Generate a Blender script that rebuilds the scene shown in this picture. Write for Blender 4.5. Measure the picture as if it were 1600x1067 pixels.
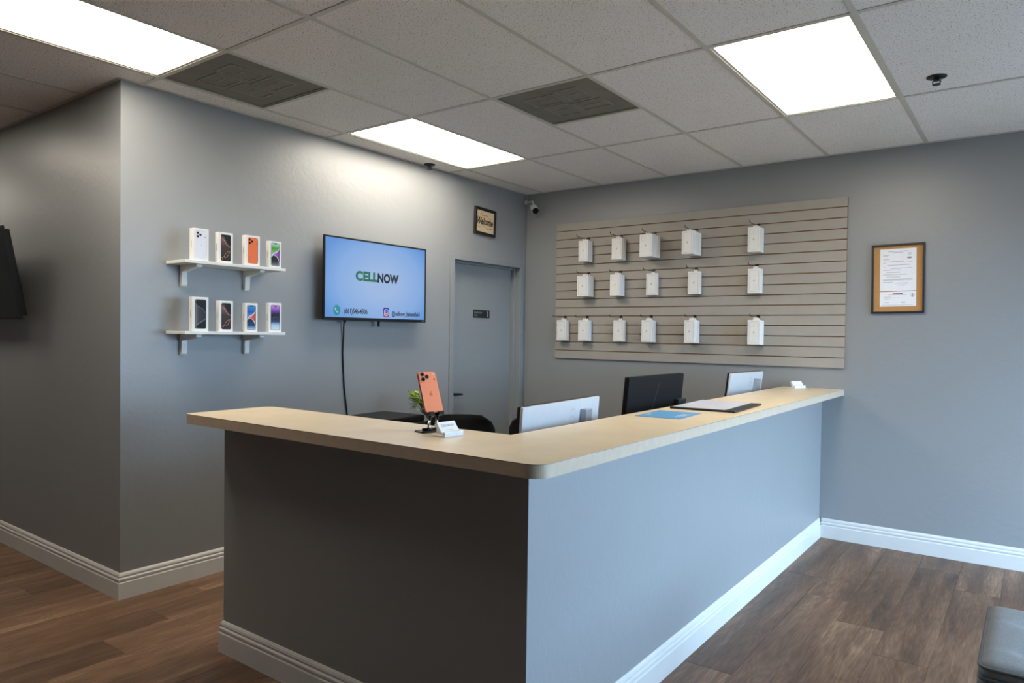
import bpy, bmesh, math, random
from mathutils import Vector, Matrix
random.seed(7)
SC = bpy.context.scene
COL = SC.collection
for o in list(bpy.data.objects):
    bpy.data.objects.remove(o)

# ------------------------------------------------------------------ camera
CAM_POS = Vector((3.8531, -5.3983, 1.426))
YAW, PITCH, ROLL = map(math.radians, (36.5384, -1.2224, 0.7677))
F_PX, PX, PY = 1108.652, 799.38, 545.08
fw = Vector((-math.sin(YAW) * math.cos(PITCH), math.cos(YAW) * math.cos(PITCH), math.sin(PITCH)))
rt = Vector((math.cos(YAW), math.sin(YAW), 0))
up = rt.cross(fw)
rt2 = rt * math.cos(ROLL) + up * math.sin(ROLL)
up2 = -rt * math.sin(ROLL) + up * math.cos(ROLL)
cd = bpy.data.cameras.new('camera')
cd.sensor_fit = 'HORIZONTAL'
cd.sensor_width = 36.0
cd.lens = 36.0 * F_PX / 1600.0
cd.shift_x = (800.0 - PX) / 1600.0
cd.shift_y = (PY - 533.5) / 1600.0
cd.clip_start = 0.05
cam = bpy.data.objects.new('camera', cd)
COL.objects.link(cam)
M = Matrix((rt2, up2, -fw)).transposed().to_4x4()
M.translation = CAM_POS
cam.matrix_world = M
SC.camera = cam

# ------------------------------------------------------------------ exposure
SC.view_settings.view_transform = 'Standard'
SC.view_settings.look = 'None'
SC.view_settings.gamma = 1.0
SC.view_settings.use_curve_mapping = False
SC.view_settings.exposure = 0.0
SC.cycles.use_denoising = True
SC.cycles.max_bounces = 8
SC.cycles.diffuse_bounces = 5

# ------------------------------------------------------------------ sky (daylight through the shop window)
SKY_COLOR = (0.51, 0.73, 1.03, 1)
SKY_STRENGTH = 25.0
PANEL_STRENGTH = 15.8
PANEL_COLOR = (1.0, 0.915, 0.78, 1)
w = bpy.data.worlds.new('sky')
SC.world = w
w.use_nodes = True
bg = w.node_tree.nodes['Background']
bg.inputs[0].default_value = SKY_COLOR
bg.inputs[1].default_value = SKY_STRENGTH

sd = bpy.data.lights.new('sun', 'SUN')          # over the roof, lights only the pavement outside
sd.energy = 18.0
sd.color = (1.0, 0.94, 0.84)
sd.angle = math.radians(0.5)
sun = bpy.data.objects.new('sun', sd)
COL.objects.link(sun)
sun.rotation_euler = (0, math.radians(-32), 0)

# ------------------------------------------------------------------ dimensions (metres)
H = 2.7164
T0, CY, G = 0.1899, -1.092, 0.6096
OC = -3.636                      # outer corner of the left wall
XL, XR, YF = -5.6, 5.9, -8.0     # far left wall, right wall, front wall
WIN_Y0, WIN_Y1, WIN_Z0, WIN_Z1 = -3.4, -0.15, 0.08, 2.12
CWX, CWY, CLX = 2.6231, -3.6418, 0.9814
CTZ, CTB = 1.0657, 1.0243
CFX, CFY, CIX, CIY, CLI = 2.7687, -3.795, 2.352, -3.37, 0.925


# ------------------------------------------------------------------ helpers
def lin(c):
    return tuple(((v / 255.0) / 12.92 if v <= 10.3 else ((v / 255.0 + 0.055) / 1.055) ** 2.4) for v in c) + (1.0,)


def mat(name, rgb, rough=0.5, metal=0.0, spec=0.5, vary=0.04, scale=30.0, bump=0.0, bscale=200.0, bdist=0.001, coat=0.0):
    m = bpy.data.materials.new(name)
    m.use_nodes = True
    nt = m.node_tree
    b = nt.nodes['Principled BSDF']
    c = lin(rgb)
    b.inputs['Roughness'].default_value = rough
    b.inputs['Metallic'].default_value = metal
    b.inputs['Specular IOR Level'].default_value = spec
    b.inputs['Coat Weight'].default_value = coat
    tc = nt.nodes.new('ShaderNodeTexCoord')
    n = nt.nodes.new('ShaderNodeTexNoise')
    n.inputs['Scale'].default_value = scale
    n.inputs['Detail'].default_value = 4
    r = nt.nodes.new('ShaderNodeValToRGB')
    r.color_ramp.elements[0].position = 0.3
    r.color_ramp.elements[1].position = 0.7
    r.color_ramp.elements[0].color = tuple(v * (1 - vary) for v in c[:3]) + (1,)
    r.color_ramp.elements[1].color = tuple(min(1, v * (1 + vary)) for v in c[:3]) + (1,)
    nt.links.new(tc.outputs['Object'], n.inputs['Vector'])
    nt.links.new(n.outputs['Fac'], r.inputs['Fac'])
    nt.links.new(r.outputs['Color'], b.inputs['Base Color'])
    if bump > 0:
        n2 = nt.nodes.new('ShaderNodeTexNoise')
        n2.inputs['Scale'].default_value = bscale
        n2.inputs['Detail'].default_value = 3
        bp = nt.nodes.new('ShaderNodeBump')
        bp.inputs['Strength'].default_value = bump
        bp.inputs['Distance'].default_value = bdist
        nt.links.new(tc.outputs['Object'], n2.inputs['Vector'])
        nt.links.new(n2.outputs['Fac'], bp.inputs['Height'])
        nt.links.new(bp.outputs['Normal'], b.inputs['Normal'])
    return m


def emit_mat(name, rgba, strength):
    m = bpy.data.materials.new(name)
    m.use_nodes = True
    nt = m.node_tree
    nt.nodes.clear()
    e = nt.nodes.new('ShaderNodeEmission')
    e.inputs[0].default_value = rgba
    e.inputs[1].default_value = strength
    o = nt.nodes.new('ShaderNodeOutputMaterial')
    nt.links.new(e.outputs[0], o.inputs[0])
    return m


def glass_mat(name, tint, gloss=0.08, rough=0.02):
    m = bpy.data.materials.new(name)
    m.use_nodes = True
    nt = m.node_tree
    nt.nodes.clear()
    t = nt.nodes.new('ShaderNodeBsdfTransparent')
    t.inputs[0].default_value = tint
    g = nt.nodes.new('ShaderNodeBsdfGlossy')
    g.inputs['Roughness'].default_value = rough
    mx = nt.nodes.new('ShaderNodeMixShader')
    mx.inputs[0].default_value = gloss
    o = nt.nodes.new('ShaderNodeOutputMaterial')
    nt.links.new(t.outputs[0], mx.inputs[1])
    nt.links.new(g.outputs[0], mx.inputs[2])
    nt.links.new(mx.outputs[0], o.inputs[0])
    return m


def link(name, me, m=None, parent=None, loc=None, rot=None, kind=None):
    o = bpy.data.objects.new(name, me)
    if me is not None and m is not None and len(me.materials) == 0:
        me.materials.append(m)
    COL.objects.link(o)
    if parent is not None:
        o.parent = parent
    if loc is not None:
        o.location = loc
    if rot is not None:
        o.rotation_euler = rot
    if kind:
        o['kind'] = kind
    return o


def bm_obj(name, bm, m, parent=None, loc=None, rot=None, kind=None):
    me = bpy.data.meshes.new(name)
    bmesh.ops.recalc_face_normals(bm, faces=bm.faces)
    bm.to_mesh(me)
    bm.free()
    return link(name, me, m, parent, loc, rot, kind)


def thing(name, label, cat, loc=(0, 0, 0), rot=(0, 0, 0), group=None):
    o = bpy.data.objects.new(name, None)
    o.empty_display_size = 0.05
    COL.objects.link(o)
    o.location = loc
    o.rotation_euler = rot
    return tag(o, label, cat, group)


def tag(o, label, cat, group=None):
    o['label'] = label
    o['category'] = cat
    if group:
        o['group'] = group
    return o


def add_box(bm, x0, x1, y0, y1, z0, z1, bevel=0.0, seg=1):
    vs = [bm.verts.new((x, y, z)) for x in (x0, x1) for y in (y0, y1) for z in (z0, z1)]
    fs = []
    for f in ((0, 1, 3, 2), (4, 6, 7, 5), (0, 4, 5, 1), (2, 3, 7, 6), (0, 2, 6, 4), (1, 5, 7, 3)):
        fs.append(bm.faces.new([vs[i] for i in f]))
    if bevel > 0:
        es = list({e for f in fs for e in f.edges})
        bmesh.ops.bevel(bm, geom=es, offset=bevel, segments=seg, profile=0.5, affect='EDGES')
    return bm


def box(name, x0, x1, y0, y1, z0, z1, m, parent=None, bevel=0.0, seg=1, kind=None, loc=None, rot=None):
    bm = bmesh.new()
    add_box(bm, x0, x1, y0, y1, z0, z1, bevel, seg)
    return bm_obj(name, bm, m, parent, loc, rot, kind)


def add_tube(bm, pts, r, n=10, caps=True):
    pts = [Vector(p) for p in pts]
    rs = r if isinstance(r, (list, tuple)) else [r] * len(pts)
    rings = []
    prev = None
    for i, p in enumerate(pts):
        d = (pts[min(i + 1, len(pts) - 1)] - pts[max(i - 1, 0)]).normalized()
        if prev is None:
            a = d.orthogonal().normalized()
        else:
            a = (prev - d * prev.dot(d))
            a = a.normalized() if a.length > 1e-6 else d.orthogonal().normalized()
        prev = a
        b = d.cross(a)
        rings.append([bm.verts.new(p + (a * math.cos(2 * math.pi * k / n) + b * math.sin(2 * math.pi * k / n)) * rs[i]) for k in range(n)])
    for i in range(len(rings) - 1):
        for k in range(n):
            f = bm.faces.new((rings[i][k], rings[i][(k + 1) % n], rings[i + 1][(k + 1) % n], rings[i + 1][k]))
            f.smooth = True
    if caps:
        bm.faces.new(rings[0][::-1])
        bm.faces.new(rings[-1])
    return bm


def tube(name, pts, r, m, parent=None, n=10, kind=None, loc=None, rot=None):
    bm = bmesh.new()
    add_tube(bm, pts, r, n)
    return bm_obj(name, bm, m, parent, loc, rot, kind)


def add_prism(bm, pts, h0, h1, fr, bevel=0.0, seg=2, smooth=False):
    """extrude a 2-D outline: fr(u, v, h) -> world"""
    a = [bm.verts.new(fr(p[0], p[1], h0)) for p in pts]
    b = [bm.verts.new(fr(p[0], p[1], h1)) for p in pts]
    n = len(pts)
    f0 = bm.faces.new(a[::-1])
    f1 = bm.faces.new(b)
    for i in range(n):
        f = bm.faces.new((a[i], a[(i + 1) % n], b[(i + 1) % n], b[i]))
        f.smooth = smooth
    if bevel > 0:
        bmesh.ops.bevel(bm, geom=list(f0.edges) + list(f1.edges), offset=bevel, segments=seg, profile=0.5, affect='EDGES')
    return bm


def rrect(w, h, r, n=5, cx=0.0, cy=0.0):
    out = []
    for sx, sy, a0 in ((1, 1, 0), (-1, 1, 90), (-1, -1, 180), (1, -1, 270)):
        for k in range(n + 1):
            a = math.radians(a0 + 90.0 * k / n)
            out.append((cx + sx * (w / 2 - r) + r * math.cos(a), cy + sy * (h / 2 - r) + r * math.sin(a)))
    return out


def disc(r, n=16, cx=0.0, cy=0.0, ry=None):
    return [(cx + r * math.cos(2 * math.pi * k / n), cy + (ry or r) * math.sin(2 * math.pi * k / n)) for k in range(n)]


def flats(name, polys, m, parent, fr, lift):
    """printed flat shapes laid on a surface"""
    bm = bmesh.new()
    for p in polys:
        vs = [bm.verts.new(fr(q[0], q[1], lift)) for q in p]
        bm.faces.new(vs)
    bmesh.ops.triangulate(bm, faces=bm.faces)
    me = bpy.data.meshes.new(name)
    bm.to_mesh(me)
    bm.free()
    # orient along the surface normal
    o0, o1 = Vector(fr(0, 0, 0)), Vector(fr(0, 0, 1))
    nn = (o1 - o0).normalized()
    if len(me.polygons) and sum(p.normal.dot(nn) for p in me.polygons) < 0:
        me.flip_normals()
    return link(name, me, m, parent)


def ribbon(pts, wd):
    """list of quads following a 2-D polyline"""
    out = []
    ws = wd if isinstance(wd, (list, tuple)) else [wd] * len(pts)
    L = []
    for i, p in enumerate(pts):
        a = pts[max(i - 1, 0)]
        b = pts[min(i + 1, len(pts) - 1)]
        dx, dy = b[0] - a[0], b[1] - a[1]
        l = math.hypot(dx, dy) or 1
        L.append(((p[0] - dy / l * ws[i] / 2, p[1] + dx / l * ws[i] / 2), (p[0] + dy / l * ws[i] / 2, p[1] - dx / l * ws[i] / 2)))
    for i in range(len(L) - 1):
        out.append([L[i][0], L[i][1], L[i + 1][1], L[i + 1][0]])
    return out


def bez(p0, p1, p2, p3, n=12):
    out = []
    for k in range(n + 1):
        t = k / n
        s = 1 - t
        out.append(tuple(s ** 3 * p0[i] + 3 * s * s * t * p1[i] + 3 * s * t * t * p2[i] + t ** 3 * p3[i] for i in (0, 1)))
    return out


def text(name, s, size, m, parent, fr, lift, cx=0.0, cy=0.0, bold=0.0, shear=0.0, width=None, align='CENTER', vscale=1.0):
    cu = bpy.data.curves.new('t', 'FONT')
    cu.body = s
    cu.size = size
    cu.align_x = align
    cu.align_y = 'CENTER'
    cu.offset = bold
    cu.shear = shear
    cu.resolution_u = 3
    to = bpy.data.objects.new('t', cu)
    COL.objects.link(to)
    dg = bpy.context.evaluated_depsgraph_get()
    me = bpy.data.meshes.new_from_object(to.evaluated_get(dg))
    bpy.data.objects.remove(to)
    bpy.data.curves.remove(cu)
    me.name = name
    me.materials.clear()
    k = 1.0
    if width and len(me.vertices):
        xs = [v.co.x for v in me.vertices]
        k = width / (max(xs) - min(xs))
    for v in me.vertices:
        v.co = Vector(fr(cx + v.co.x * k, cy + v.co.y * vscale, lift))
    me.update()
    o0, o1 = Vector(fr(0, 0, 0)), Vector(fr(0, 0, 1))
    nn = (o1 - o0).normalized()
    if len(me.polygons) and sum(p.normal.dot(nn) * p.area for p in me.polygons) < 0:
        me.flip_normals()
    return link(name, me, m, parent)


fr_px = lambda u, v, h: (h, u, v)        # surface facing +x: u = +y, v = +z
fr_my = lambda u, v, h: (u, -h, v)       # surface facing -y: u = +x, v = +z
fr_up = lambda u, v, h: (u, v, h)        # lying flat


# ------------------------------------------------------------------ materials
def wall_paint(name, rgb, rough=0.36):
    m = bpy.data.materials.new(name)
    m.use_nodes = True
    nt = m.node_tree
    b = nt.nodes['Principled BSDF']
    b.inputs['Roughness'].default_value = rough
    b.inputs['Specular IOR Level'].default_value = 0.8
    tc = nt.nodes.new('ShaderNodeTexCoord')
    n = nt.nodes.new('ShaderNodeTexNoise')
    n.inputs['Scale'].default_value = 1.6
    n.inputs['Detail'].default_value = 5
    r = nt.nodes.new('ShaderNodeValToRGB')
    c = lin(rgb)
    r.color_ramp.elements[0].color = tuple(v * 0.96 for v in c[:3]) + (1,)
    r.color_ramp.elements[1].color = tuple(v * 1.04 for v in c[:3]) + (1,)
    nt.links.new(tc.outputs['Object'], n.inputs['Vector'])
    nt.links.new(n.outputs['Fac'], r.inputs['Fac'])
    nt.links.new(r.outputs['Color'], b.inputs['Base Color'])
    # hand-trowelled skip texture and roller stipple
    n1 = nt.nodes.new('ShaderNodeTexNoise')
    n1.inputs['Scale'].default_value = 16
    n1.inputs['Detail'].default_value = 6
    n1.inputs['Distortion'].default_value = 1.2
    n2 = nt.nodes.new('ShaderNodeTexNoise')
    n2.inputs['Scale'].default_value = 180
    n2.inputs['Detail'].default_value = 2
    b1 = nt.nodes.new('ShaderNodeBump')
    b1.inputs['Strength'].default_value = 0.35
    b1.inputs['Distance'].default_value = 0.004
    b2 = nt.nodes.new('ShaderNodeBump')
    b2.inputs['Strength'].default_value = 0.12
    b2.inputs['Distance'].default_value = 0.001
    for nn in (n1, n2):
        nt.links.new(tc.outputs['Object'], nn.inputs['Vector'])
    nt.links.new(n1.outputs['Fac'], b1.inputs['Height'])
    nt.links.new(n2.outputs['Fac'], b2.inputs['Height'])
    nt.links.new(b1.outputs['Normal'], b2.inputs['Normal'])
    nt.links.new(b2.outputs['Normal'], b.inputs['Normal'])
    return m


def floor_wood(name):
    m = bpy.data.materials.new(name)
    m.use_nodes = True
    nt = m.node_tree
    L = nt.links.new
    b = nt.nodes['Principled BSDF']
    b.inputs['Specular IOR Level'].default_value = 0.45
    tc = nt.nodes.new('ShaderNodeTexCoord')
    oi = nt.nodes.new('ShaderNodeObjectInfo')
    mul = nt.nodes.new('ShaderNodeMath'); mul.operation = 'MULTIPLY'; mul.inputs[1].default_value = 53.0
    L(oi.outputs['Random'], mul.inputs[0])
    cmb = nt.nodes.new('ShaderNodeCombineXYZ')
    L(mul.outputs[0], cmb.inputs[0]); L(mul.outputs[0], cmb.inputs[1]); L(mul.outputs[0], cmb.inputs[2])
    add = nt.nodes.new('ShaderNodeVectorMath'); add.operation = 'ADD'
    L(tc.outputs['Object'], add.inputs[0]); L(cmb.outputs[0], add.inputs[1])
    # cathedral figure
    mp = nt.nodes.new('ShaderNodeMapping'); mp.inputs['Scale'].default_value = (7.0, 1.3, 1)
    L(add.outputs[0], mp.inputs['Vector'])
    nz = nt.nodes.new('ShaderNodeTexNoise'); nz.inputs['Scale'].default_value = 1.0; nz.inputs['Detail'].default_value = 2
    nz.inputs['Distortion'].default_value = 0.6
    L(mp.outputs[0], nz.inputs['Vector'])
    ring = nt.nodes.new('ShaderNodeMath'); ring.operation = 'MULTIPLY'; ring.inputs[1].default_value = 70.0
    L(nz.outputs['Fac'], ring.inputs[0])
    sn = nt.nodes.new('ShaderNodeMath'); sn.operation = 'SINE'
    L(ring.outputs[0], sn.inputs[0])
    # long fibres
    mp2 = nt.nodes.new('ShaderNodeMapping'); mp2.inputs['Scale'].default_value = (150, 9, 1)
    L(add.outputs[0], mp2.inputs['Vector'])
    n2 = nt.nodes.new('ShaderNodeTexNoise'); n2.inputs['Scale'].default_value = 1.0; n2.inputs['Detail'].default_value = 5
    L(mp2.outputs[0], n2.inputs['Vector'])
    # broad streaks
    mp3 = nt.nodes.new('ShaderNodeMapping'); mp3.inputs['Scale'].default_value = (13, 1.1, 1)
    L(add.outputs[0], mp3.inputs['Vector'])
    n3 = nt.nodes.new('ShaderNodeTexNoise'); n3.inputs['Scale'].default_value = 1.0; n3.inputs['Detail'].default_value = 4
    L(mp3.outputs[0], n3.inputs['Vector'])
    a1 = nt.nodes.new('ShaderNodeMath'); a1.operation = 'MULTIPLY_ADD'; a1.inputs[1].default_value = 0.035
    n3b = nt.nodes.new('ShaderNodeMath'); n3b.operation = 'MULTIPLY_ADD'; n3b.inputs[1].default_value = 0.62; n3b.inputs[2].default_value = 0.19
    L(n3.outputs['Fac'], n3b.inputs[0])
    L(sn.outputs[0], a1.inputs[0]); L(n3b.outputs[0], a1.inputs[2])
    a2 = nt.nodes.new('ShaderNodeMath'); a2.operation = 'MULTIPLY_ADD'; a2.inputs[1].default_value = 0.45
    L(n2.outputs['Fac'], a2.inputs[0]); L(a1.outputs[0], a2.inputs[2])
    a3 = nt.nodes.new('ShaderNodeMath'); a3.operation = 'MULTIPLY_ADD'; a3.inputs[1].default_value = 0.16
    L(oi.outputs['Random'], a3.inputs[0]); L(a2.outputs[0], a3.inputs[2])
    rp = nt.nodes.new('ShaderNodeValToRGB')
    e = rp.color_ramp.elements
    e[0].position = 0.52; e[0].color = lin((56, 40, 28))
    e[1].position = 1.05; e[1].color = lin((148, 116, 88))
    k = e.new(0.74); k.color = lin((94, 68, 48))
    k = e.new(0.88); k.color = lin((116, 88, 66))
    L(a3.outputs[0], rp.inputs['Fac'])
    L(rp.outputs['Color'], b.inputs['Base Color'])
    b.inputs['Roughness'].default_value = 0.42
    bp = nt.nodes.new('ShaderNodeBump'); bp.inputs['Strength'].default_value = 0.15; bp.inputs['Distance'].default_value = 0.0006
    L(n2.outputs['Fac'], bp.inputs['Height']); L(bp.outputs['Normal'], b.inputs['Normal'])
    return m


def tile_mat(name):
    m = bpy.data.materials.new(name)
    m.use_nodes = True
    nt = m.node_tree
    L = nt.links.new
    b = nt.nodes['Principled BSDF']
    b.inputs['Roughness'].default_value = 0.92
    b.inputs['Specular IOR Level'].default_value = 0.15
    tc = nt.nodes.new('ShaderNodeTexCoord')
    v = nt.nodes.new('ShaderNodeTexNoise'); v.inputs['Scale'].default_value = 150; v.inputs['Detail'].default_value = 2
    v.inputs['Roughness'].default_value = 0.6
    L(tc.outputs['Object'], v.inputs['Vector'])
    rp = nt.nodes.new('ShaderNodeValToRGB')
    e = rp.color_ramp.elements
    e[0].position = 0.33; e[0].color = lin((98, 92, 84))
    e[1].position = 0.40; e[1].color = lin((246, 242, 236))
    L(v.outputs['Fac'], rp.inputs['Fac'])
    n = nt.nodes.new('ShaderNodeTexNoise'); n.inputs['Scale'].default_value = 3
    L(tc.outputs['Object'], n.inputs['Vector'])
    r2 = nt.nodes.new('ShaderNodeValToRGB')
    r2.color_ramp.elements[0].color = (0.93, 0.92, 0.91, 1); r2.color_ramp.elements[1].color = (1, 1, 1, 1)
    L(n.outputs['Fac'], r2.inputs['Fac'])
    mx = nt.nodes.new('ShaderNodeMix'); mx.data_type = 'RGBA'; mx.blend_type = 'MULTIPLY'; mx.inputs[0].default_value = 1
    L(rp.outputs['Color'], mx.inputs[6]); L(r2.outputs['Color'], mx.inputs[7])
    L(mx.outputs[2], b.inputs['Base Color'])
    bp = nt.nodes.new('ShaderNodeBump'); bp.inputs['Strength'].default_value = 0.5; bp.inputs['Distance'].default_value = 0.002
    L(rp.outputs['Color'], bp.inputs['Height']); L(bp.outputs['Normal'], b.inputs['Normal'])
    return m


def ramp_mat(name, axis, stops, rough=0.5, spec=0.3):
    """printed gradient along one Generated axis"""
    m = bpy.data.materials.new(name)
    m.use_nodes = True
    nt = m.node_tree
    L = nt.links.new
    b = nt.nodes['Principled BSDF']
    b.inputs['Roughness'].default_value = rough
    b.inputs['Specular IOR Level'].default_value = spec
    tc = nt.nodes.new('ShaderNodeTexCoord')
    sp = nt.nodes.new('ShaderNodeSeparateXYZ')
    L(tc.outputs['Generated'], sp.inputs[0])
    rp = nt.nodes.new('ShaderNodeValToRGB')
    e = rp.color_ramp.elements
    e[0].position, e[0].color = stops[0][0], lin(stops[0][1])
    e[1].position, e[1].color = stops[-1][0], lin(stops[-1][1])
    for p, c in stops[1:-1]:
        k = e.new(p); k.color = lin(c)
    L(sp.outputs[axis], rp.inputs['Fac'])
    L(rp.outputs['Color'], b.inputs['Base Color'])
    return m


PAINT = wall_paint('grey_satin_paint', (139, 141, 142), 0.42)
PAINT_TRIM = mat('grey_trim_paint', (136, 140, 142), 0.34, vary=0.02, bump=0.05)
WHITE_TRIM = mat('white_trim_paint', (208, 207, 204), 0.35, vary=0.02, scale=8, bump=0.04)
WOOD = floor_wood('vinyl_plank')
TILE = tile_mat('ceiling_tile')
TEE = mat('tee_paint', (206, 201, 188), 0.45, vary=0.03)
SLAB = mat('concrete_slab', (120, 116, 110), 0.8)
LAMINATE = mat('maple_laminate', (230, 210, 176), 0.3, vary=0.05, scale=9, bump=0.03, bscale=400)
LAMINATE_EDGE = mat('maple_edge', (198, 179, 156), 0.42, vary=0.05, scale=40)
SEAM = mat('laminate_seam', (92, 70, 48), 0.5)
BLACK = mat('black_plastic', (18, 18, 19), 0.42, spec=0.3)
BLACK_MATTE = mat('black_matte', (26, 26, 27), 0.6, bump=0.1)
DARK_METAL = mat('dark_metal', (40, 40, 42), 0.35, metal=0.6)
CHROME = mat('brushed_metal', (200, 202, 206), 0.22, metal=1.0)
WHITE_PLASTIC = mat('white_plastic', (196, 199, 202), 0.35, vary=0.02)
WHITE_CARD = mat('white_card', (232, 231, 228), 0.45, vary=0.015)
SHELF_WHITE = mat('shelf_white', (226, 226, 220), 0.4, vary=0.02)
PRINT_GREY = mat('print_grey', (150, 150, 152), 0.5)
PRINT_LIGHT = mat('print_light_grey', (172, 170, 167), 0.5)
PRINT_BLACK = mat('print_black', (18, 18, 20), 0.4)
PAPER = mat('paper', (236, 236, 240), 0.6, vary=0.015)


# ------------------------------------------------------------------ room shell
def path_profile(name, path, prof, m, parent=None, kind=None, closed_ends=True):
    """profile (offset, z) swept along a floor path, offset to the right of travel, mitred"""
    bm = bmesh.new()
    P = [Vector((p[0], p[1])) for p in path]
    rows = []
    for i, p in enumerate(P):
        d0 = (P[i] - P[i - 1]).normalized() if i > 0 else None
        d1 = (P[i + 1] - P[i]).normalized() if i < len(P) - 1 else None
        n0 = Vector((d0.y, -d0.x)) if d0 else None
        n1 = Vector((d1.y, -d1.x)) if d1 else None
        if n0 is None:
            mvec = n1
        elif n1 is None:
            mvec = n0
        else:
            s = (n0 + n1).normalized()
            mvec = s / max(0.2, s.dot(n0))
        rows.append([bm.verts.new((p.x + mvec.x * o, p.y + mvec.y * o, z)) for o, z in prof])
    k = len(prof)
    for a, b in zip(rows[:-1], rows[1:]):
        for i in range(k):
            bm.faces.new((a[i], a[(i + 1) % k], b[(i + 1) % k], b[i]))
    if closed_ends:
        bm.faces.new(rows[0][::-1])
        bm.faces.new(rows[-1])
    return bm_obj(name, bm, m, parent, kind=kind)


def multi_box(name, boxes, m, kind='structure', parent=None):
    bm = bmesh.new()
    for b in boxes:
        add_box(bm, *b)
    return bm_obj(name, bm, m, parent, kind=kind)


D0, D1, DZ = -1.012, -0.098, 2.032           # door opening
multi_box('wall_left', [(-0.13, 0, OC, D0, 0, H + 0.05), (-0.13, 0, D0, D1, DZ, H + 0.05), (-0.13, 0, D1, 0, 0, H + 0.05)], PAINT)
multi_box('wall_side', [(XL, -0.13, OC, OC + 0.13, 0, H + 0.05)], PAINT)
multi_box('wall_back', [(-0.13, XR + 0.12, 0, 0.13, 0, H + 0.05)], PAINT)
multi_box('wall_far_left', [(XL - 0.12, XL, YF, OC + 0.13, 0, H + 0.05)], PAINT)
multi_box('wall_front', [(XL - 0.12, XR + 0.12, YF - 0.12, YF, 0, H + 0.05)], PAINT)
multi_box('wall_right', [(XR, XR + 0.12, YF, WIN_Y0, 0, H + 0.05), (XR, XR + 0.12, WIN_Y1, 0, 0, H + 0.05),
                         (XR, XR + 0.12, WIN_Y0, WIN_Y1, WIN_Z1, H + 0.05), (XR, XR + 0.12, WIN_Y0, WIN_Y1, 0, WIN_Z0)], PAINT)
# shop window in the right wall (out of frame, lets the daylight in)
win = bpy.data.objects.new('window_1', None); COL.objects.link(win); win['kind'] = 'structure'
win.location = (XR + 0.06, (WIN_Y0 + WIN_Y1) / 2, WIN_Z0)
ALU = mat('window_aluminium', (150, 148, 144), 0.35, metal=0.7)
PANE = glass_mat('window_glass', (0.96, 0.98, 0.97, 1))
hw = (WIN_Y1 - WIN_Y0) / 2
hz = WIN_Z1 - WIN_Z0
for i in range(4):
    yy = -hw + 0.025 + i * (2 * hw - 0.05) / 3
    box('mullion', -0.04, 0.04, yy - 0.025, yy + 0.025, 0, hz, ALU, win)
box('window_frame', -0.039, 0.039, -hw, hw, 0, 0.05, ALU, win)
box('window_frame', -0.039, 0.039, -hw, hw, hz - 0.05, hz, ALU, win)
for i in range(3):
    y0 = -hw + 0.05 + i * (2 * hw - 0.05) / 3
    box('pane', -0.004, 0.004, y0, y0 + (2 * hw - 0.05) / 3 - 0.05, 0.05, hz - 0.05, PANE, win)
pd = bpy.data.lights.new('window_portal', 'AREA')
pd.shape = 'RECTANGLE'; pd.size = 2 * hw; pd.size_y = hz
pd.cycles.is_portal = True
po = bpy.data.objects.new('window_portal', pd); COL.objects.link(po)
po.location = (XR + 0.13, (WIN_Y0 + WIN_Y1) / 2, (WIN_Z0 + WIN_Z1) / 2)
po.rotation_euler = (math.radians(90), 0, math.radians(90))
po['kind'] = 'helper'
box('ground', XR + 0.12, XR + 40, -25, 25, -0.3, -0.15, mat('asphalt', (92, 91, 90), 0.85, scale=2), kind='structure')

# floor: slab, each plank in the seen part, the rest joined
floor = box('floor', XL - 0.12, XR + 0.12, YF - 0.12, 0.13, -0.2, -0.008, SLAB, kind='structure')
PW, PL = 0.2182, 1.524
full = {}
rest = bmesh.new()


def plank_mesh(l, wd):
    key = (round(l, 3), round(wd, 3))
    if key not in full:
        bm = bmesh.new()
        add_box(bm, 0.0004, wd - 0.0004, 0.0004, l - 0.0004, -0.008, 0.0)
        top = [e for e in bm.edges if all(abs(v.co.z) < 1e-6 for v in e.verts)]
        bmesh.ops.bevel(bm, geom=top, offset=0.0012, segments=1, affect='EDGES')
        me = bpy.data.meshes.new('plank')
        bmesh.ops.recalc_face_normals(bm, faces=bm.faces)
        bm.to_mesh(me); bm.free()
        me.materials.append(WOOD)
        full[key] = me
    return full[key]


c0 = int(math.floor((XL - 2.631) / PW))
c1 = int(math.ceil((XR - 2.631) / PW))
for c in range(c0, c1 + 1):
    x0, x1 = max(XL, 2.631 + c * PW), min(XR, 2.631 + (c + 1) * PW)
    if x1 - x0 < 0.01:
        continue
    j = -0.928 - 0.3105 * c
    j = j - math.floor(j / PL) * PL - PL           # first joint below y = 0
    ys = [0.0]
    y = j
    while y > YF:
        ys.append(y); y -= PL
    ys.append(YF)
    for a, b in zip(ys[:-1], ys[1:]):
        lo = b
        if a - lo < 0.01:
            continue
        ymax_seen = a
        seen = (x1 > -2.0 and x0 < 4.3 and a > -4.9)
        hidden = (x1 < -0.13 and lo > OC + 0.13) or (x0 > 0 and x1 < 0.85 and lo > -1.9)
        if seen and not hidden:
            link('plank', plank_mesh(a - lo, x1 - x0), None, floor, (x0, lo, 0))
        else:
            add_box(rest, x0 + 0.0006, x1 - 0.0006, lo + 0.0006, a - 0.0006, -0.008, 0)
bm_obj('plank_field', rest, WOOD, floor, kind='stuff')

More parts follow.
